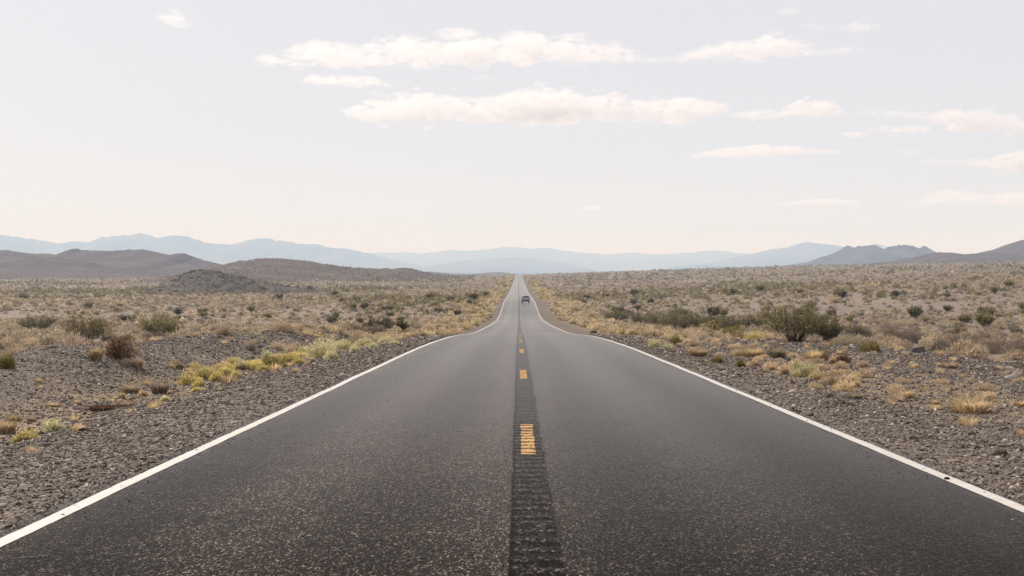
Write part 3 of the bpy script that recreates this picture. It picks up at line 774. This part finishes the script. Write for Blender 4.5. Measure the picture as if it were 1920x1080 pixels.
# ---- scattered scrub: the largest in view as individuals, the rest one mass
protos = {
    'creosote': [creosote(300 + i, 1.0, 1.15, 26, 66, .055, c) for i, c in enumerate((GREEN, DARKG, GREEN))],
    'mound': [mound(320 + i, .5, 1.0, 750, .042, c) for i, c in enumerate((TAN, GREYB, TAN, SAGE, DARKB))],
    'cream': [mound(360 + i, .5, 1.0, 600, .045, c) for i, c in enumerate((CREAM, STRAW, TAN))],
    'tuft': [tuft(340 + i, .35, .55, 170, c) for i, c in enumerate((STRAW, TAN, STRAW))]}
def lite(cols, seed, n, w_=1.0, h_=.55, size=.2):
    r = np.random.default_rng(seed)
    d = r.normal(size=(n, 3)); d[:, 2] = np.abs(d[:, 2]) * .9; d /= np.linalg.norm(d, axis=1, keepdims=True)
    p = d * (r.uniform(.25, 1, (n, 1)) ** .5) * (1 + .25 * np.sin(3 * np.arctan2(d[:, 1:2], d[:, 0:1]) + seed)) * np.array([w_ * .5, w_ * .5, h_])
    V, T = tri_leaves(p, size, r, .4); V[:, 2] = np.maximum(V[:, 2], -.02)
    return V, T, tint(n, cols, r, 3, .10)
def scatter_points():
    """(x, y, size, kind, colour index) over the plains and verges"""
    out = []
    def add(xa, xb, ya, yb, dens, f):
        n = rng.poisson(max(0, (xb - xa) * (yb - ya) * dens))
        x = rng.uniform(xa, xb, n); y = rng.uniform(ya, yb, n); f(x, y)
    bands = [(18, 60, .60), (60, 120, .66), (120, 220, .52), (220, 400, .34), (400, 700, .18), (700, 1100, .085), (1100, 2000, .034)]
    for ya, yb, dens in bands:
        hw = yb * .52 + 8
        n = rng.poisson(2 * hw * (yb - ya) * dens)
        x = rng.uniform(-hw, hw, n); y = rng.uniform(ya, yb, n)
        keep = np.abs(x) < y * .50 + 8
        uL, uR = XL - x, x - XR
        lim_l = np.where(y < 75, 11.0, 5.5); lim_r = np.where(y < 75, 11.0, 7.5)
        keep &= (uL > lim_l + rng.normal(size=n)) | (uR > lim_r + rng.normal(size=n))
        cl = fbm(x * .05, y * .035, 3)
        keep &= rng.random(n) < np.where(x > 0, .52, .68) + 1.5 * cl
        x, y = x[keep], y[keep]; n = len(x)
        u = rng.random(n)
        gz = fbm(x * .012 + 40, y * .008 + 7, 3)
        lf = x < 0
        pc = np.where(lf, .085, .065) - .06 * (y < 95) + .9 * np.clip(gz, -.1, .25) * np.where(lf, 1, .6)
        pc = np.where(y < 95, -1, pc)
        kind = np.where(u < pc, 0, np.where(u < pc + .12, 2, 1))
        grow = 1 + .5 * sstep(400, 1400, y)
        sz = np.where(kind == 0, rng.lognormal(.05, .30, n) * 1.05, np.where(kind == 2, rng.uniform(.5, 1.1, n), rng.lognormal(-.18, .36, n))) * grow
        out.append(np.stack([x, y, sz, kind], -1))
    # golden verges
    for ya, yb, dens in ((62, 130, .9), (130, 260, .65), (260, 600, .40), (600, 1800, .13)):
        for side in (-1, 1):
            n = rng.poisson((yb - ya) * 9 * dens)
            u = rng.uniform(0, 1, n) ** .8 * 9 + (1.0 if side < 0 else 2.1); y = rng.uniform(ya, yb, n)
            if side > 0: u = u + .5 * (y < 330)
            x = np.where(side < 0, XL - u, XR + u)
            kind = np.where(rng.random(n) < .5, 3, 4)
            sz = rng.lognormal(-.5, .35, n) * (1 + .8 * sstep(300, 1200, y))
            out.append(np.stack([x, y, sz, kind], -1))
    # sparse tufts on the near gravel
    for side in (-1, 1):
        n = 210
        u = rng.uniform(1.6, 10.8, n); y = rng.uniform(12, 62, n)
        out.append(np.stack([np.where(side < 0, XL - u, XR + u), y, rng.lognormal(-1.0, .35, n), np.full(n, 5)], -1))
    n = 75
    y = 20 * (72 / 20) ** rng.random(n); u = np.clip(rng.normal(3.4, .9, n) + .03 * (y - 40), 1.4, 7)
    out.append(np.stack([XR + u, y, rng.lognormal(-1.15, .35, n) * (1 + .006 * y), np.full(n, 6)], -1))
    return np.concatenate(out)
pts = scatter_points()
pts[:, 2] = np.where(pts[:, 3] == 6, np.minimum(pts[:, 2], .5), np.where((pts[:, 3] == 1) & (pts[:, 1] < 200), np.minimum(pts[:, 2], 1.45), pts[:, 2]))
gz_ = ground(pts[:, 0], pts[:, 1])
ppx = pts[:, 0] / pts[:, 1] * F + PX0
app = pts[:, 2] / pts[:, 1] * np.where(pts[:, 3] == 0, 1.3, 1.0)
inview = (ppx > -30) & (ppx < 1950)
order = np.argsort(-app * inview)
rank = np.empty(len(app), int); rank[order] = np.arange(len(app))
KIND = {0: 'creosote', 1: 'mound', 2: 'tuft', 3: 'tuft', 4: 'mound', 5: 'tuft', 6: 'cream'}
LIM = {0: 90, 1: 240, 2: 60, 3: 50, 4: 90, 5: 200, 6: 75}
used = {k: 0 for k in LIM}
mass = {'far': [[], [], []], }
mo = 0
lites = {}
for kk, colsets in ((0, (GREEN, DARKG, OLIVE)), (1, (TAN, GREYB, SAGE, TAN, DARKB, GREYB)), (2, (STRAW, TAN)), (3, (STRAW, CREAM, STRAW, OLIVE)), (4, (STRAW, TAN, OLIVE, SAGE))):
    for lod, n_, s_ in ((0, 150, .11), (1, 44, .21), (2, 16, .36)):
        lites[kk, lod] = [lite(c, 500 + 10 * kk + j + lod, n_, 1.0, .62 if kk == 0 else (.42 if kk != 3 else .5), s_) for j, c in enumerate(colsets) for _ in (0, 1)]
def zone(x, y, kk):
    side = 'left' if x < 0 else 'right'
    where = ('close behind the gravel berm' if x < 0 else 'close behind the gravel flat') if y < 60 else ('in the middle of the plain' if y < 130 else 'far out on the plain')
    return side, where
accV, accT, accC = [], [], []
SCR_A, SCR_B = np.array((.95, .97, .95)), np.array((.062, .055, .046))      # veiling glare put into the colour: scrub mass tinted paler and greyer
for i in order:
    x, y, sz, kk = pts[i]; kk = int(kk)
    z = gz_[i]
    if inview[i] and used[kk] < LIM[kk] and (kk != 5 or y < 60):
        kd = KIND[kk]; pr = protos[kd]
        j = int(rng.integers(0, len(pr)))
        side, where = zone(x, y, kk)
        loc = (x, y, z - .03); rz = float(rng.uniform(0, 6.28))
        used[kk] += 1
        if kd == 'creosote':
            o = empty('creosote_bush', loc, rz)
            link('foliage', pr[j][0], o); link('stems', pr[j][1], o)
            s = sz * 1.15; o.scale = (s, s, s * float(rng.uniform(.8, 1.1)))
            tag(o, f'olive creosote bush {where} on the {side}', 'bush', f'creosote bushes {where}, {side} of the road')
        elif kk == 1:
            o = link('dry_bush', pr[j], None, loc); o.rotation_euler.z = rz
            o.scale = (sz, sz * float(rng.uniform(.8, 1.2)), sz * float(rng.uniform(.75, 1.15)))
            cn = ('tan', 'grey-brown', 'tan', 'sage grey', 'dark brown')[j]
            tag(o, f'low {cn} dry bush {where} on the {side}', 'bush', f'{cn} dry bushes {where}, {side} of the road')
        elif kk == 6:
            o = link('verge_clump', pr[j], None, loc); o.rotation_euler.z = rz
            o.scale = (sz, sz, sz * .9)
            cn = ('cream', 'golden', 'tan')[j]
            tag(o, f'small {cn} clump in the dry row along the right shoulder before the crest', 'plant', f'{cn} clumps along the near right shoulder')
        elif kk == 4:
            j = (0, 2, 3)[j % 3]
            o = link('verge_bush', pr[j], None, loc); o.rotation_euler.z = rz
            o.scale = (sz, sz, sz * .95)
            cn = ('tan', 'grey-brown', 'tan', 'sage grey', 'dark brown')[j]
            tag(o, f'{cn} dry bush on the grassy verge beyond the crest, {side} of the road', 'bush', f'{cn} verge bushes beyond the crest, {side}')
        else:
            o = link('grass_tuft', pr[j], None, loc); o.rotation_euler.z = rz
            s = sz * ((.55 if y < 60 else 1.3) if kk != 5 else 1.05); o.scale = (s, s, s * .9)
            cn = ('golden', 'tan', 'golden')[j]
            if kk == 5: tag(o, f'small sparse {cn} grass tuft on the near gravel, {side} of the road', 'grass', f'sparse {cn} tufts on the near gravel, {side}')
            elif kk == 3: tag(o, f'{cn} grass tuft on the verge beyond the crest, {side} of the road', 'grass', f'{cn} verge tufts beyond the crest, {side}')
            else: tag(o, f'{cn} grass tuft among the bushes {where} on the {side}', 'grass', f'{cn} tufts {where}, {side} of the road')
        continue
    if y < 45: continue                                 # outside the frame beside the camera
    if kk == 5: kk = 2
    if kk == 6: kk = 4
    lod = 0 if y < 190 else (1 if y < 620 else 2)
    L = lites[kk, lod]; V, T, cc = L[int(rng.integers(0, len(L)))]
    a = rng.uniform(0, 6.28); ca, sa = math.cos(a), math.sin(a)
    s = sz * (1.3 if kk == 0 else 1.0)
    W = np.empty_like(V)
    W[:, 0] = (V[:, 0] * ca - V[:, 1] * sa) * s + x; W[:, 1] = (V[:, 0] * sa + V[:, 1] * ca) * s + y; W[:, 2] = V[:, 2] * s + z - .02
    accV.append(W); accT.append(T + mo); mo += len(V)
    accC.append((cc * SCR_A + SCR_B) * rng.uniform(.84, 1.14))
def on_hill(label, n, kk, size, dark=1.0):
    global mo
    XX, YY, ZZ = RID[label]
    for _ in range(n):
        i = int(rng.integers(0, XX.shape[0] * .68)); j = int(rng.integers(0, XX.shape[1]))
        L = lites[kk, 2]; V, T, cc = L[int(rng.integers(0, len(L)))]
        s = size * rng.lognormal(0, .35)
        x = XX[i, j]
        accV.append(V * s + np.array([x, YY[i, j], ZZ[i, j] - .05])); accT.append(T + mo); mo += len(V); accC.append((cc * SCR_A + SCR_B) * dark * rng.uniform(.76, 1.22))
on_hill('small dark rocky knoll on the left plain', 1100, 1, .9, .55)
on_hill('rounded brown hill with a lit left brow, behind the dark knoll', 6000, 1, 1.05, .8)
me = np_mesh('desert_scrub', np.concatenate(accV), np.concatenate(accT), M['dry'], np.concatenate(accC))
tag(link('desert_scrub', me), 'countless small bushes and tufts speckling the plains into the distance', 'scrub', kind='stuff')
del accV, accT, accC

# ------------------------------------------------------------------ stones
ico = bmesh.new(); bmesh.ops.create_icosphere(ico, subdivisions=1, radius=1)
IV = np.array([v.co[:] for v in ico.verts]); IT = np.array([[v.index for v in f.verts] for f in ico.faces]); ico.free()
OV = np.array([(1, 0, 0), (-1, 0, 0), (0, 1, 0), (0, -1, 0), (0, 0, 1), (0, 0, -1)], float)
OT = np.array([(0, 2, 4), (2, 1, 4), (1, 3, 4), (3, 0, 4), (2, 0, 5), (1, 2, 5), (3, 1, 5), (0, 3, 5)])
def stones_mass(n, xa, xb, ya, yb, r, small):
    BV, BT = (OV, OT) if small else (IV, IT)
    d = ya * (yb / ya) ** r.random(n)
    x = r.uniform(xa, xb, n)
    keep = np.abs(x / d * F) < 1750
    keep &= r.random(n) < .78 + 1.2 * fbm(x * .5, d * .35, 3)
    x, d = x[keep], d[keep]; n = len(x)
    s = np.clip(r.lognormal(-4.72 if small else -4.15, .45, n), .005, .075) * ((.75 + .030 * d) if small else (.7 + .018 * d))
    s = np.where((x > XL) & (x < XR), np.minimum(s, .013), s)          # only grit lies on the pavement
    V = BV[None] * (1 + (.35 if small else .27) * r.normal(size=(n, len(BV), 1)).clip(-1.2, 1.2))
    V = V * np.stack([r.uniform(.7, 1.5, n), r.uniform(.7, 1.5, n), r.uniform(.45, .95, n)], -1)[:, None] * s[:, None, None]
    t = r.uniform(-.7, .7, n); c_, s_ = np.cos(t)[:, None], np.sin(t)[:, None]
    V = np.stack([V[..., 0] * c_ - V[..., 2] * s_, V[..., 1], V[..., 0] * s_ + V[..., 2] * c_], -1)
    a = r.uniform(0, 6.28, n); c_, s_ = np.cos(a)[:, None], np.sin(a)[:, None]
    V = np.stack([V[..., 0] * c_ - V[..., 1] * s_, V[..., 0] * s_ + V[..., 1] * c_, V[..., 2]], -1)
    V += np.stack([x, d, np.where((x > XL - .1) & (x < XR + .1), zroad(d) + crown(x), ground(x, d)) + s * .18], -1)[:, None]
    pal = np.array([(.058, .046, .038), (.115, .093, .077), (.205, .168, .142), (.33, .28, .24), (.105, .080, .065), (.56, .50, .45)])
    c = pal[r.choice(6, n, p=[.24, .28, .22, .13, .08, .05])] * r.uniform(.8, 1.2, (n, 1))
    return V.reshape(-1, 3), (BT[None] + (np.arange(n) * len(BV))[:, None, None]).reshape(-1, 3), np.repeat(c, len(BV), 0)
r_ = np.random.default_rng(77)
A = [stones_mass(300000, -17, XL - .12, 6.3, 75, r_, True), stones_mass(190000, XR + .12, 15.5, 6.3, 75, r_, True),
     stones_mass(3200, XL - .1, XL + .10, 6.3, 60, r_, True), stones_mass(2600, XR - .08, XR + .12, 6.3, 60, r_, True),
     stones_mass(140, XL + .1, XL + .55, 6.3, 45, r_, True), stones_mass(110, XR - .5, XR - .08, 6.3, 45, r_, True),
     stones_mass(9000, -17, XL - .5, 6.3, 75, r_, False), stones_mass(9000, XR + .5, 15.5, 6.3, 75, r_, False)]
o = 0; VV, TT, CC = [], [], []
for V, T, c in A:
    VV.append(V); TT.append(T + o); CC.append(c); o += len(V)
tag(link('gravel', np_mesh('gravel', np.concatenate(VV), np.concatenate(TT), M['stone'], np.concatenate(CC))), 'loose angular gravel covering both road shoulders', 'gravel', kind='stuff')
def rock(px, py, wpx, hpx, col, label, seed, flat=False, on_road=False):
    if on_road:
        d = F * 1.527 / (py - 566.0); x = (px - PX0) / F * d; z = float(zroad(d) + crown(x)); y = d
    else: x, y, z = hit(px, py)
    k = y / F
    bm = bmesh.new(); bmesh.ops.create_cube(bm, size=1.0) if flat else bmesh.ops.create_icosphere(bm, subdivisions=2, radius=.5)
    if flat:
        bmesh.ops.bevel(bm, geom=bm.edges[:], offset=.10, segments=2, affect='EDGES')
        bmesh.ops.triangulate(bm, faces=bm.faces[:])
        bmesh.ops.subdivide_edges(bm, edges=bm.edges[:], cuts=1)
    rr = np.random.default_rng(seed)
    for v in bm.verts:
        q = np.array(v.co[:]) * 3 + seed
        f = 1 + .30 * (vnoise(q[0] + q[2], q[1] - q[2] * .7) - .5) * 2 * (.5 if flat else 1)
        v.co *= f
        v.co.x *= wpx * k; v.co.y *= wpx * k * .75; v.co.z *= hpx * k * 1.15
        if flat: v.co.z += v.co.x * .18
    me = bpy.data.meshes.new('rock'); bm.to_mesh(me); bm.free(); me.materials.append(M['stone'])
    a = me.color_attributes.new('tint', 'FLOAT_COLOR', 'POINT')
    for e in a.data: e.color = (*col, 1)
    ob = link('rock', me, None, (x, y, z + hpx * k * .36)); ob.rotation_euler.z = rr.uniform(-.5, .5)
    tag(ob, label, 'rock')
rock(1720, 661, 22, 11, (.12, .11, .105), 'flat dark grey rock at the edge of the right gravel', 1, True)
rock(1895, 713, 22, 12, (.34, .31, .28), 'pale rounded rock close to the right edge of the frame', 2)
rock(1906, 708, 12, 12, (.42, .39, .35), 'small white stone leaning on the pale rounded rock', 3)
rock(1836, 695, 16, 8, (.20, .18, .165), 'grey angular rock on the gravel left of the pale rounded rock', 4, True)
rock(1712, 684, 14, 8, (.46, .42, .38), 'whitish stone lying on gravel below the flat dark rock', 5)
rock(1780, 659, 14, 7, (.26, .23, .2), 'small brown stone right of the flat dark rock', 6, True)
rock(1905, 683, 14, 8, (.3, .27, .24), 'small grey stone under the dark bushes at the right edge', 7)
rock(1775, 889.5, 11, 6, (.022, .020, .019), 'small black stone sitting on the right white line', 8, False, True)
rock(403, 815, 5, 4, (.03, .027, .025), 'tiny black pebble beside the left white line', 9, False)
rock(141, 762, 8, 5, (.5, .46, .42), 'small white stone on the left gravel', 10)
rock(90, 850, 9, 6, (.34, .30, .26), 'light brown stone on the near left gravel', 11)
rock(382, 637, 8, 5, (.5, .46, .42), 'white stone on top of the left gravel berm', 12)

# ------------------------------------------------------------------ car
def car():
    d = 290.0
    x = (985.3 - PX0) / F * d; z = float(zroad(d) + crown(x))
    root = empty('car', (x, d, z))
    tag(root, 'dark sport utility car driving away in the right lane', 'car')
    paint = mat_simple('car_paint', (.27, .255, .25), .30, .5, .35, **{'Coat Weight': .8, 'Coat Roughness': .08})
    glass = mat_simple('car_glass', (.018, .018, .020), .08, .6)
    rubber = mat_simple('rubber', (.022, .022, .022), .85, .3)
    black = mat_simple('black_plastic', (.028, .028, .028), .6, .4)
    alloy = mat_simple('alloy', (.45, .45, .46), .35, .5, .9)
    red = mat_simple('lamp_red', (.28, .018, .014), .25, .5)
    plate = mat_simple('plate_white', (.62, .62, .6), .5, .4)
    # body: cross-sections along the length (rear at y = -2.35)
    secs = [(-2.36, .42, .72, .80, .92, .70), (-2.30, .36, 1.05, .91, .92, .80), (-2.22, .34, 1.10, .93, 1.30, .74), (-2.02, .33, 1.10, .94, 1.62, .64), (-1.5, .33, 1.08, .95, 1.70, .63),
            (-.3, .33, 1.06, .95, 1.72, .63), (.35, .33, 1.04, .95, 1.64, .62), (1.15, .33, 1.02, .94, 1.10, .72), (1.9, .34, .96, .92, 1.0, .74), (2.25, .38, .86, .86, .88, .70), (2.36, .44, .70, .76, .74, .62)]
    bm = bmesh.new(); rings = []
    for (yy, zb, zs, hw, zt, tw) in secs:
        zt = max(zt, zs + .01)
        prof = [(-hw * .86, zb), (-hw, zb + .12), (-hw, (zb + zs) / 2), (-hw * .985, zs), (-(tw + (hw - tw) * .45), zs + (zt - zs) * .5), (-tw, zt - (zt - zs) * .07), (-tw * .8, zt), (0, zt + .015)]
        prof = prof + [(-a, b) for a, b in prof[-2::-1]]
        rings.append([bm.verts.new((a, yy, b)) for a, b in prof])
    for a, b in zip(rings[:-1], rings[1:]):
        for i in range(len(a)):
            j = (i + 1) % len(a)
            bm.faces.new((a[i], a[j], b[j], b[i]))
    bm.faces.new(rings[0]); bm.faces.new(rings[-1][::-1])
    bmesh.ops.recalc_face_normals(bm, faces=bm.faces[:])
    for f in bm.faces: f.smooth = True
    me = bpy.data.meshes.new('body'); bm.to_mesh(me); bm.free(); me.materials.append(paint)
    link('body', me, root)
    def quadpart(name, corners, mat, thick=.02, nrm=(0, -1, 0)):
        bm = bmesh.new(); n = Vector(nrm) * thick
        f = [bm.verts.new(Vector(c) + n) for c in corners]; b = [bm.verts.new(Vector(c) - n) for c in corners]
        bm.faces.new(f); bm.faces.new(b[::-1])
        for i in range(len(f)): bm.faces.new((f[i], b[i], b[(i + 1) % len(f)], f[(i + 1) % len(f)]))
        bmesh.ops.recalc_face_normals(bm, faces=bm.faces[:])
        bmesh.ops.bevel(bm, geom=bm.edges[:], offset=.008, segments=1, affect='EDGES')
        me = bpy.data.meshes.new(name); bm.to_mesh(me); bm.free(); me.materials.append(mat)
        return link(name, me, root)
    quadpart('rear_window', [(-.76, -2.27, 1.12), (.76, -2.27, 1.12), (.62, -2.06, 1.58), (-.62, -2.06, 1.58)], glass, .02, (0, -.9, .4))
    for s in (-1, 1):
        quadpart('side_window', [(s * .90, -1.9, 1.14), (s * .925, .45, 1.12), (s * .70, .15, 1.58), (s * .70, -1.7, 1.58)], glass, .02, (s * .92, 0, .4))
        quadpart('tail_light', [(s * .93, -2.31, .84), (s * .70, -2.355, .84), (s * .72, -2.335, 1.08), (s * .90, -2.29, 1.12)], red, .03)
        quadpart('mirror', [(s * .98, .42, 1.10), (s * 1.14, .42, 1.12), (s * 1.13, .42, 1.28), (s * .99, .42, 1.24)], paint, .07)
        quadpart('roof_rail', [(s * .60, -1.8, 1.71), (s * .60, .1, 1.73), (s * .58, .1, 1.77), (s * .58, -1.8, 1.75)], black, .015, (1, 0, 0))
        for yy in (-1.42, 1.42):
            bm = bmesh.new(); n = 28; R = .36; W = .12
            prof = [(-W, R * .62), (-W, R * .92), (-W * .7, R), (W * .7, R), (W, R * .92), (W, R * .62)]
            rg = [[bm.verts.new((pw, math.cos(2 * math.pi * k / n) * pr, math.sin(2 * math.pi * k / n) * pr)) for pw, pr in prof] for k in range(n)]
            for k in range(n):
                a, b = rg[k], rg[(k + 1) % n]
                for i in range(6): bm.faces.new((a[i], a[(i + 1) % 6], b[(i + 1) % 6], b[i]))
            bmesh.ops.recalc_face_normals(bm, faces=bm.faces[:])
            me = bpy.data.meshes.new('wheel'); bm.to_mesh(me); bm.free(); me.materials.append(rubber)
            wh = link('wheel', me, root, (s * .83, yy, .36))
            bm = bmesh.new(); bmesh.ops.create_cone(bm, cap_ends=True, segments=24, radius1=R * .625, radius2=R * .5, depth=.06)
            me = bpy.data.meshes.new('rim'); bm.to_mesh(me); bm.free(); me.materials.append(alloy)
            rm = link('rim', me, wh, (s * .08, 0, 0)); rm.rotation_euler = (0, s * math.pi / 2, 0)
    quadpart('bumper', [(-.90, -2.37, .40), (.90, -2.37, .40), (.91, -2.36, .66), (-.91, -2.36, .66)], black, .06)
    quadpart('number_plate', [(-.16, -2.385, .74), (.16, -2.385, .74), (.16, -2.37, .88), (-.16, -2.37, .88)], plate, .012)
    quadpart('spoiler', [(-.60, -2.16, 1.63), (.60, -2.16, 1.63), (.60, -1.98, 1.68), (-.60, -1.98, 1.68)], paint, .025, (0, -.3, 1))
car()

# ------------------------------------------------------------------ clouds (soft volumes high above the haze)
def mat_cloud(name, dens, g=.55):
    m = N(name)
    p = m.pos((.0085, .006, .018))
    n = m.noise(p, 1.0, 5, .68)
    d = m.ramp(n, [(.41, (0,)), (.50, (.6,)), (.64, (1,))])
    v = m.n('VolumePrincipled'); v.inputs['Color'].default_value = (.995, .965, .95, 1); v.inputs['Absorption Color'].default_value = (0, 0, 0, 1)
    m.t.links.new(m.math('MULTIPLY', d, dens), v.inputs['Density']); v.inputs['Anisotropy'].default_value = g
    m.t.links.new(v.outputs[0], m.out.inputs['Volume']); return m.m
CD = mat_cloud('cloud_vapour', .0044, .34); CT = mat_cloud('thin_cloud_vapour', .0022, .34)
def cloud(label, outline, alt, mat, seed, lump=1.0, dens=1.0):
    r = np.random.default_rng(seed)
    o = np.array(outline, float); cy = o[:, 1:].mean()
    d = alt / ((PY0 - cy) / F)
    k = d / F
    L = o[-1, 0] - o[0, 0]
    th = np.mean(o[:, 2] - o[:, 1])
    n = int(np.clip(L / max(th, 4) * 62 * dens, 60, 1300))
    V, T = [], []; off = 0
    ico = bmesh.new(); bmesh.ops.create_icosphere(ico, subdivisions=2, radius=1)
    iv = np.array([v.co[:] for v in ico.verts]); it = np.array([[v.index for v in f.verts] for f in ico.faces]); ico.free()
    for i in range(n):
        px = r.uniform(o[0, 0], o[-1, 0])
        yt = np.interp(px, o[:, 0], o[:, 1]); yb = np.interp(px, o[:, 0], o[:, 2])
        g1 = float(vnoise(np.array(px * .035 + seed * 7.7), np.array(1.5))); g2 = float(vnoise(np.array(px * .05 + seed * 3.1), np.array(7.5)))
        h0 = yb - yt; yt = yt + h0 * .34 * g1; yb = yb - h0 * .30 * g2; h = yb - yt
        if i % 5 == 0:
            rp = h * r.uniform(.20, .36); py = r.uniform(yt + rp, max(yb - rp * .6, yt + rp + .1))
        elif i % 5 in (1, 2):
            rp = max(1.3, h * r.uniform(.06, .17)); py = yt + rp * r.uniform(-.3, 1.0)
        elif i % 5 == 3:
            rp = max(1.3, h * r.uniform(.05, .10)); py = r.uniform(yt - 2.5, yb + 3.5)
        else:
            rp = max(1.2, h * r.uniform(.05, .11)); py = yb - rp * r.uniform(-.6, .8)
        rx = rp * r.uniform(1.3, 3.6) * lump
        dep = r.normal() * min(h * 1.1, 60)
        cx, cz = (px - PX0) * k, HC + (PY0 - py) * k
        v = iv * np.array([rx, rp * 1.8, rp]) * k
        v = v * (1 + .10 * r.normal(size=(len(iv), 1)))
        V.append(v + np.array([cx, d + dep * k, cz])); T.append(it + off); off += len(iv)
    me = np_mesh('cloud', np.concatenate(V), np.concatenate(T), mat)
    ob = link('cloud', me)
    md = ob.modifiers.new('remesh', 'REMESH'); md.mode = 'VOXEL'; md.voxel_size = max(1.0 * k, 6.0) ; md.use_smooth_shade = True
    return tag(ob, label, 'cloud', 'clouds')
A_ = 1900.0
cloud('longest upper white cloud bank, left of centre', [(474, 112, 118), (500, 95, 128), (530, 105, 128), (545, 85, 125), (600, 75, 128), (650, 85, 128), (700, 82, 128), (755, 67, 125), (800, 72, 127), (900, 68, 125), (1000, 66, 122), (1100, 72, 122), (1180, 88, 120), (1200, 100, 114), (1232, 108, 115)], A_, CD, 1)
cloud('upper wedge-shaped cloud tapering right, beside the longest bank', [(1200, 113, 117), (1260, 105, 117), (1310, 88, 115), (1390, 75, 112), (1450, 66, 110), (1500, 80, 108), (1560, 90, 104), (1620, 87, 97)], A_, CD, 2)
cloud('small flat cloud under the left end of the longest bank', [(565, 150, 155), (590, 140, 162), (640, 140, 163), (700, 142, 163), (735, 158, 164)], A_, CD, 3)
cloud('large lower white cloud bank in mid sky', [(640, 203, 208), (660, 195, 228), (740, 183, 235), (790, 173, 235), (840, 178, 232), (870, 186, 234), (930, 178, 238), (960, 168, 237), (1080, 172, 232), (1200, 180, 232), (1290, 188, 230), (1365, 194, 215)], A_, CD, 4)
cloud('ragged cloud at the right end of the lower bank', [(1365, 214, 219), (1400, 205, 224), (1450, 205, 227), (1490, 188, 222), (1540, 187, 222), (1585, 210, 218)], A_, CD, 5)
cloud('puffy cloud reaching the right edge of the frame', [(1610, 210, 215), (1660, 204, 220), (1720, 208, 224), (1760, 206, 228), (1800, 204, 245), (1860, 203, 250), (1920, 220, 258), (1990, 215, 262)], A_, CD, 6)
cloud('small streak of cloud below the puffy right-hand one', [(1615, 239, 243), (1680, 233, 249), (1740, 236, 251)], A_, CD, 7)
cloud('tiny puff left of the small streak on the right', [(1578, 249, 252), (1600, 247, 258), (1625, 251, 254)], A_, CD, 8)
cloud('low narrow cloud with lumpy top, right of centre', [(1295, 292, 296), (1330, 278, 298), (1380, 276, 298), (1440, 268, 296), (1500, 276, 291), (1575, 282, 288)], A_, CD, 9)
cloud('low cloud thickening into the right edge', [(1730, 299, 303), (1790, 297, 308), (1850, 296, 315), (1900, 282, 322), (1960, 275, 328), (2020, 285, 325)], A_, CD, 10)
cloud('single oval cloud high on the right', [(1573, 47, 55), (1610, 40, 60), (1647, 47, 54)], A_, CD, 11)
cloud('faint puff at the top of the sky, right of centre', [(1462, 21, 25), (1480, 11, 26), (1497, 20, 25)], A_, CT, 12)
cloud('faint streak just left of the single oval cloud', [(1500, 46, 50), (1530, 42, 53), (1547, 50, 57)], A_, CT, 13)
cloud('faint slanting wisp in the upper left sky', [(296, 36, 44), (328, 12, 56), (346, 22, 38)], A_, CT, 14)
cloud('tiny streak between the two large cloud banks', [(878, 145, 148), (900, 141, 150), (924, 144, 147)], A_, CT, 15)
cloud('thin far cloud streak low over the right mountains', [(1450, 383, 386), (1530, 370, 384), (1612, 376, 382)], A_, CT, 16)
cloud('broad thin cloud veil low at the right edge', [(1690, 384, 388), (1770, 357, 385), (1850, 362, 388), (1990, 355, 390)], A_, CT, 17)
cloud('tiny far cloud low above the road', [(1088, 389, 391), (1110, 385, 392), (1130, 388, 390)], A_, CT, 18)
cloud('tiny cloud between the low narrow and right-edge clouds', [(1683, 282, 286), (1705, 280, 287), (1728, 283, 285)], A_, CT, 19)

# ------------------------------------------------------------------ haze
zlo, zhi = float(Z.min()) - 60, HC + 430.0
bm = bmesh.new(); bmesh.ops.create_cube(bm, size=1.0)
for v in bm.verts:
    v.co = ((-31000 if v.co.x < 0 else 31000), (-2600 if v.co.y < 0 else 45500), (zlo if v.co.z < 0 else zhi))
me = bpy.data.meshes.new('haze'); bm.to_mesh(me); bm.free()
m = N('haze_air')
v = m.n('VolumePrincipled')
v.inputs['Color'].default_value = (.45, .68, 1.0, 1); v.inputs['Absorption Color'].default_value = (1, 1, 1, 1)
v.inputs['Density'].default_value = 1.5e-4; v.inputs['Anisotropy'].default_value = 0.0
m.t.links.new(v.outputs[0], m.out.inputs['Volume'])
me.materials.append(m.m)
tag(link('haze', me), 'pale blue haze thinning the far hills and mountains', 'haze', kind='stuff')
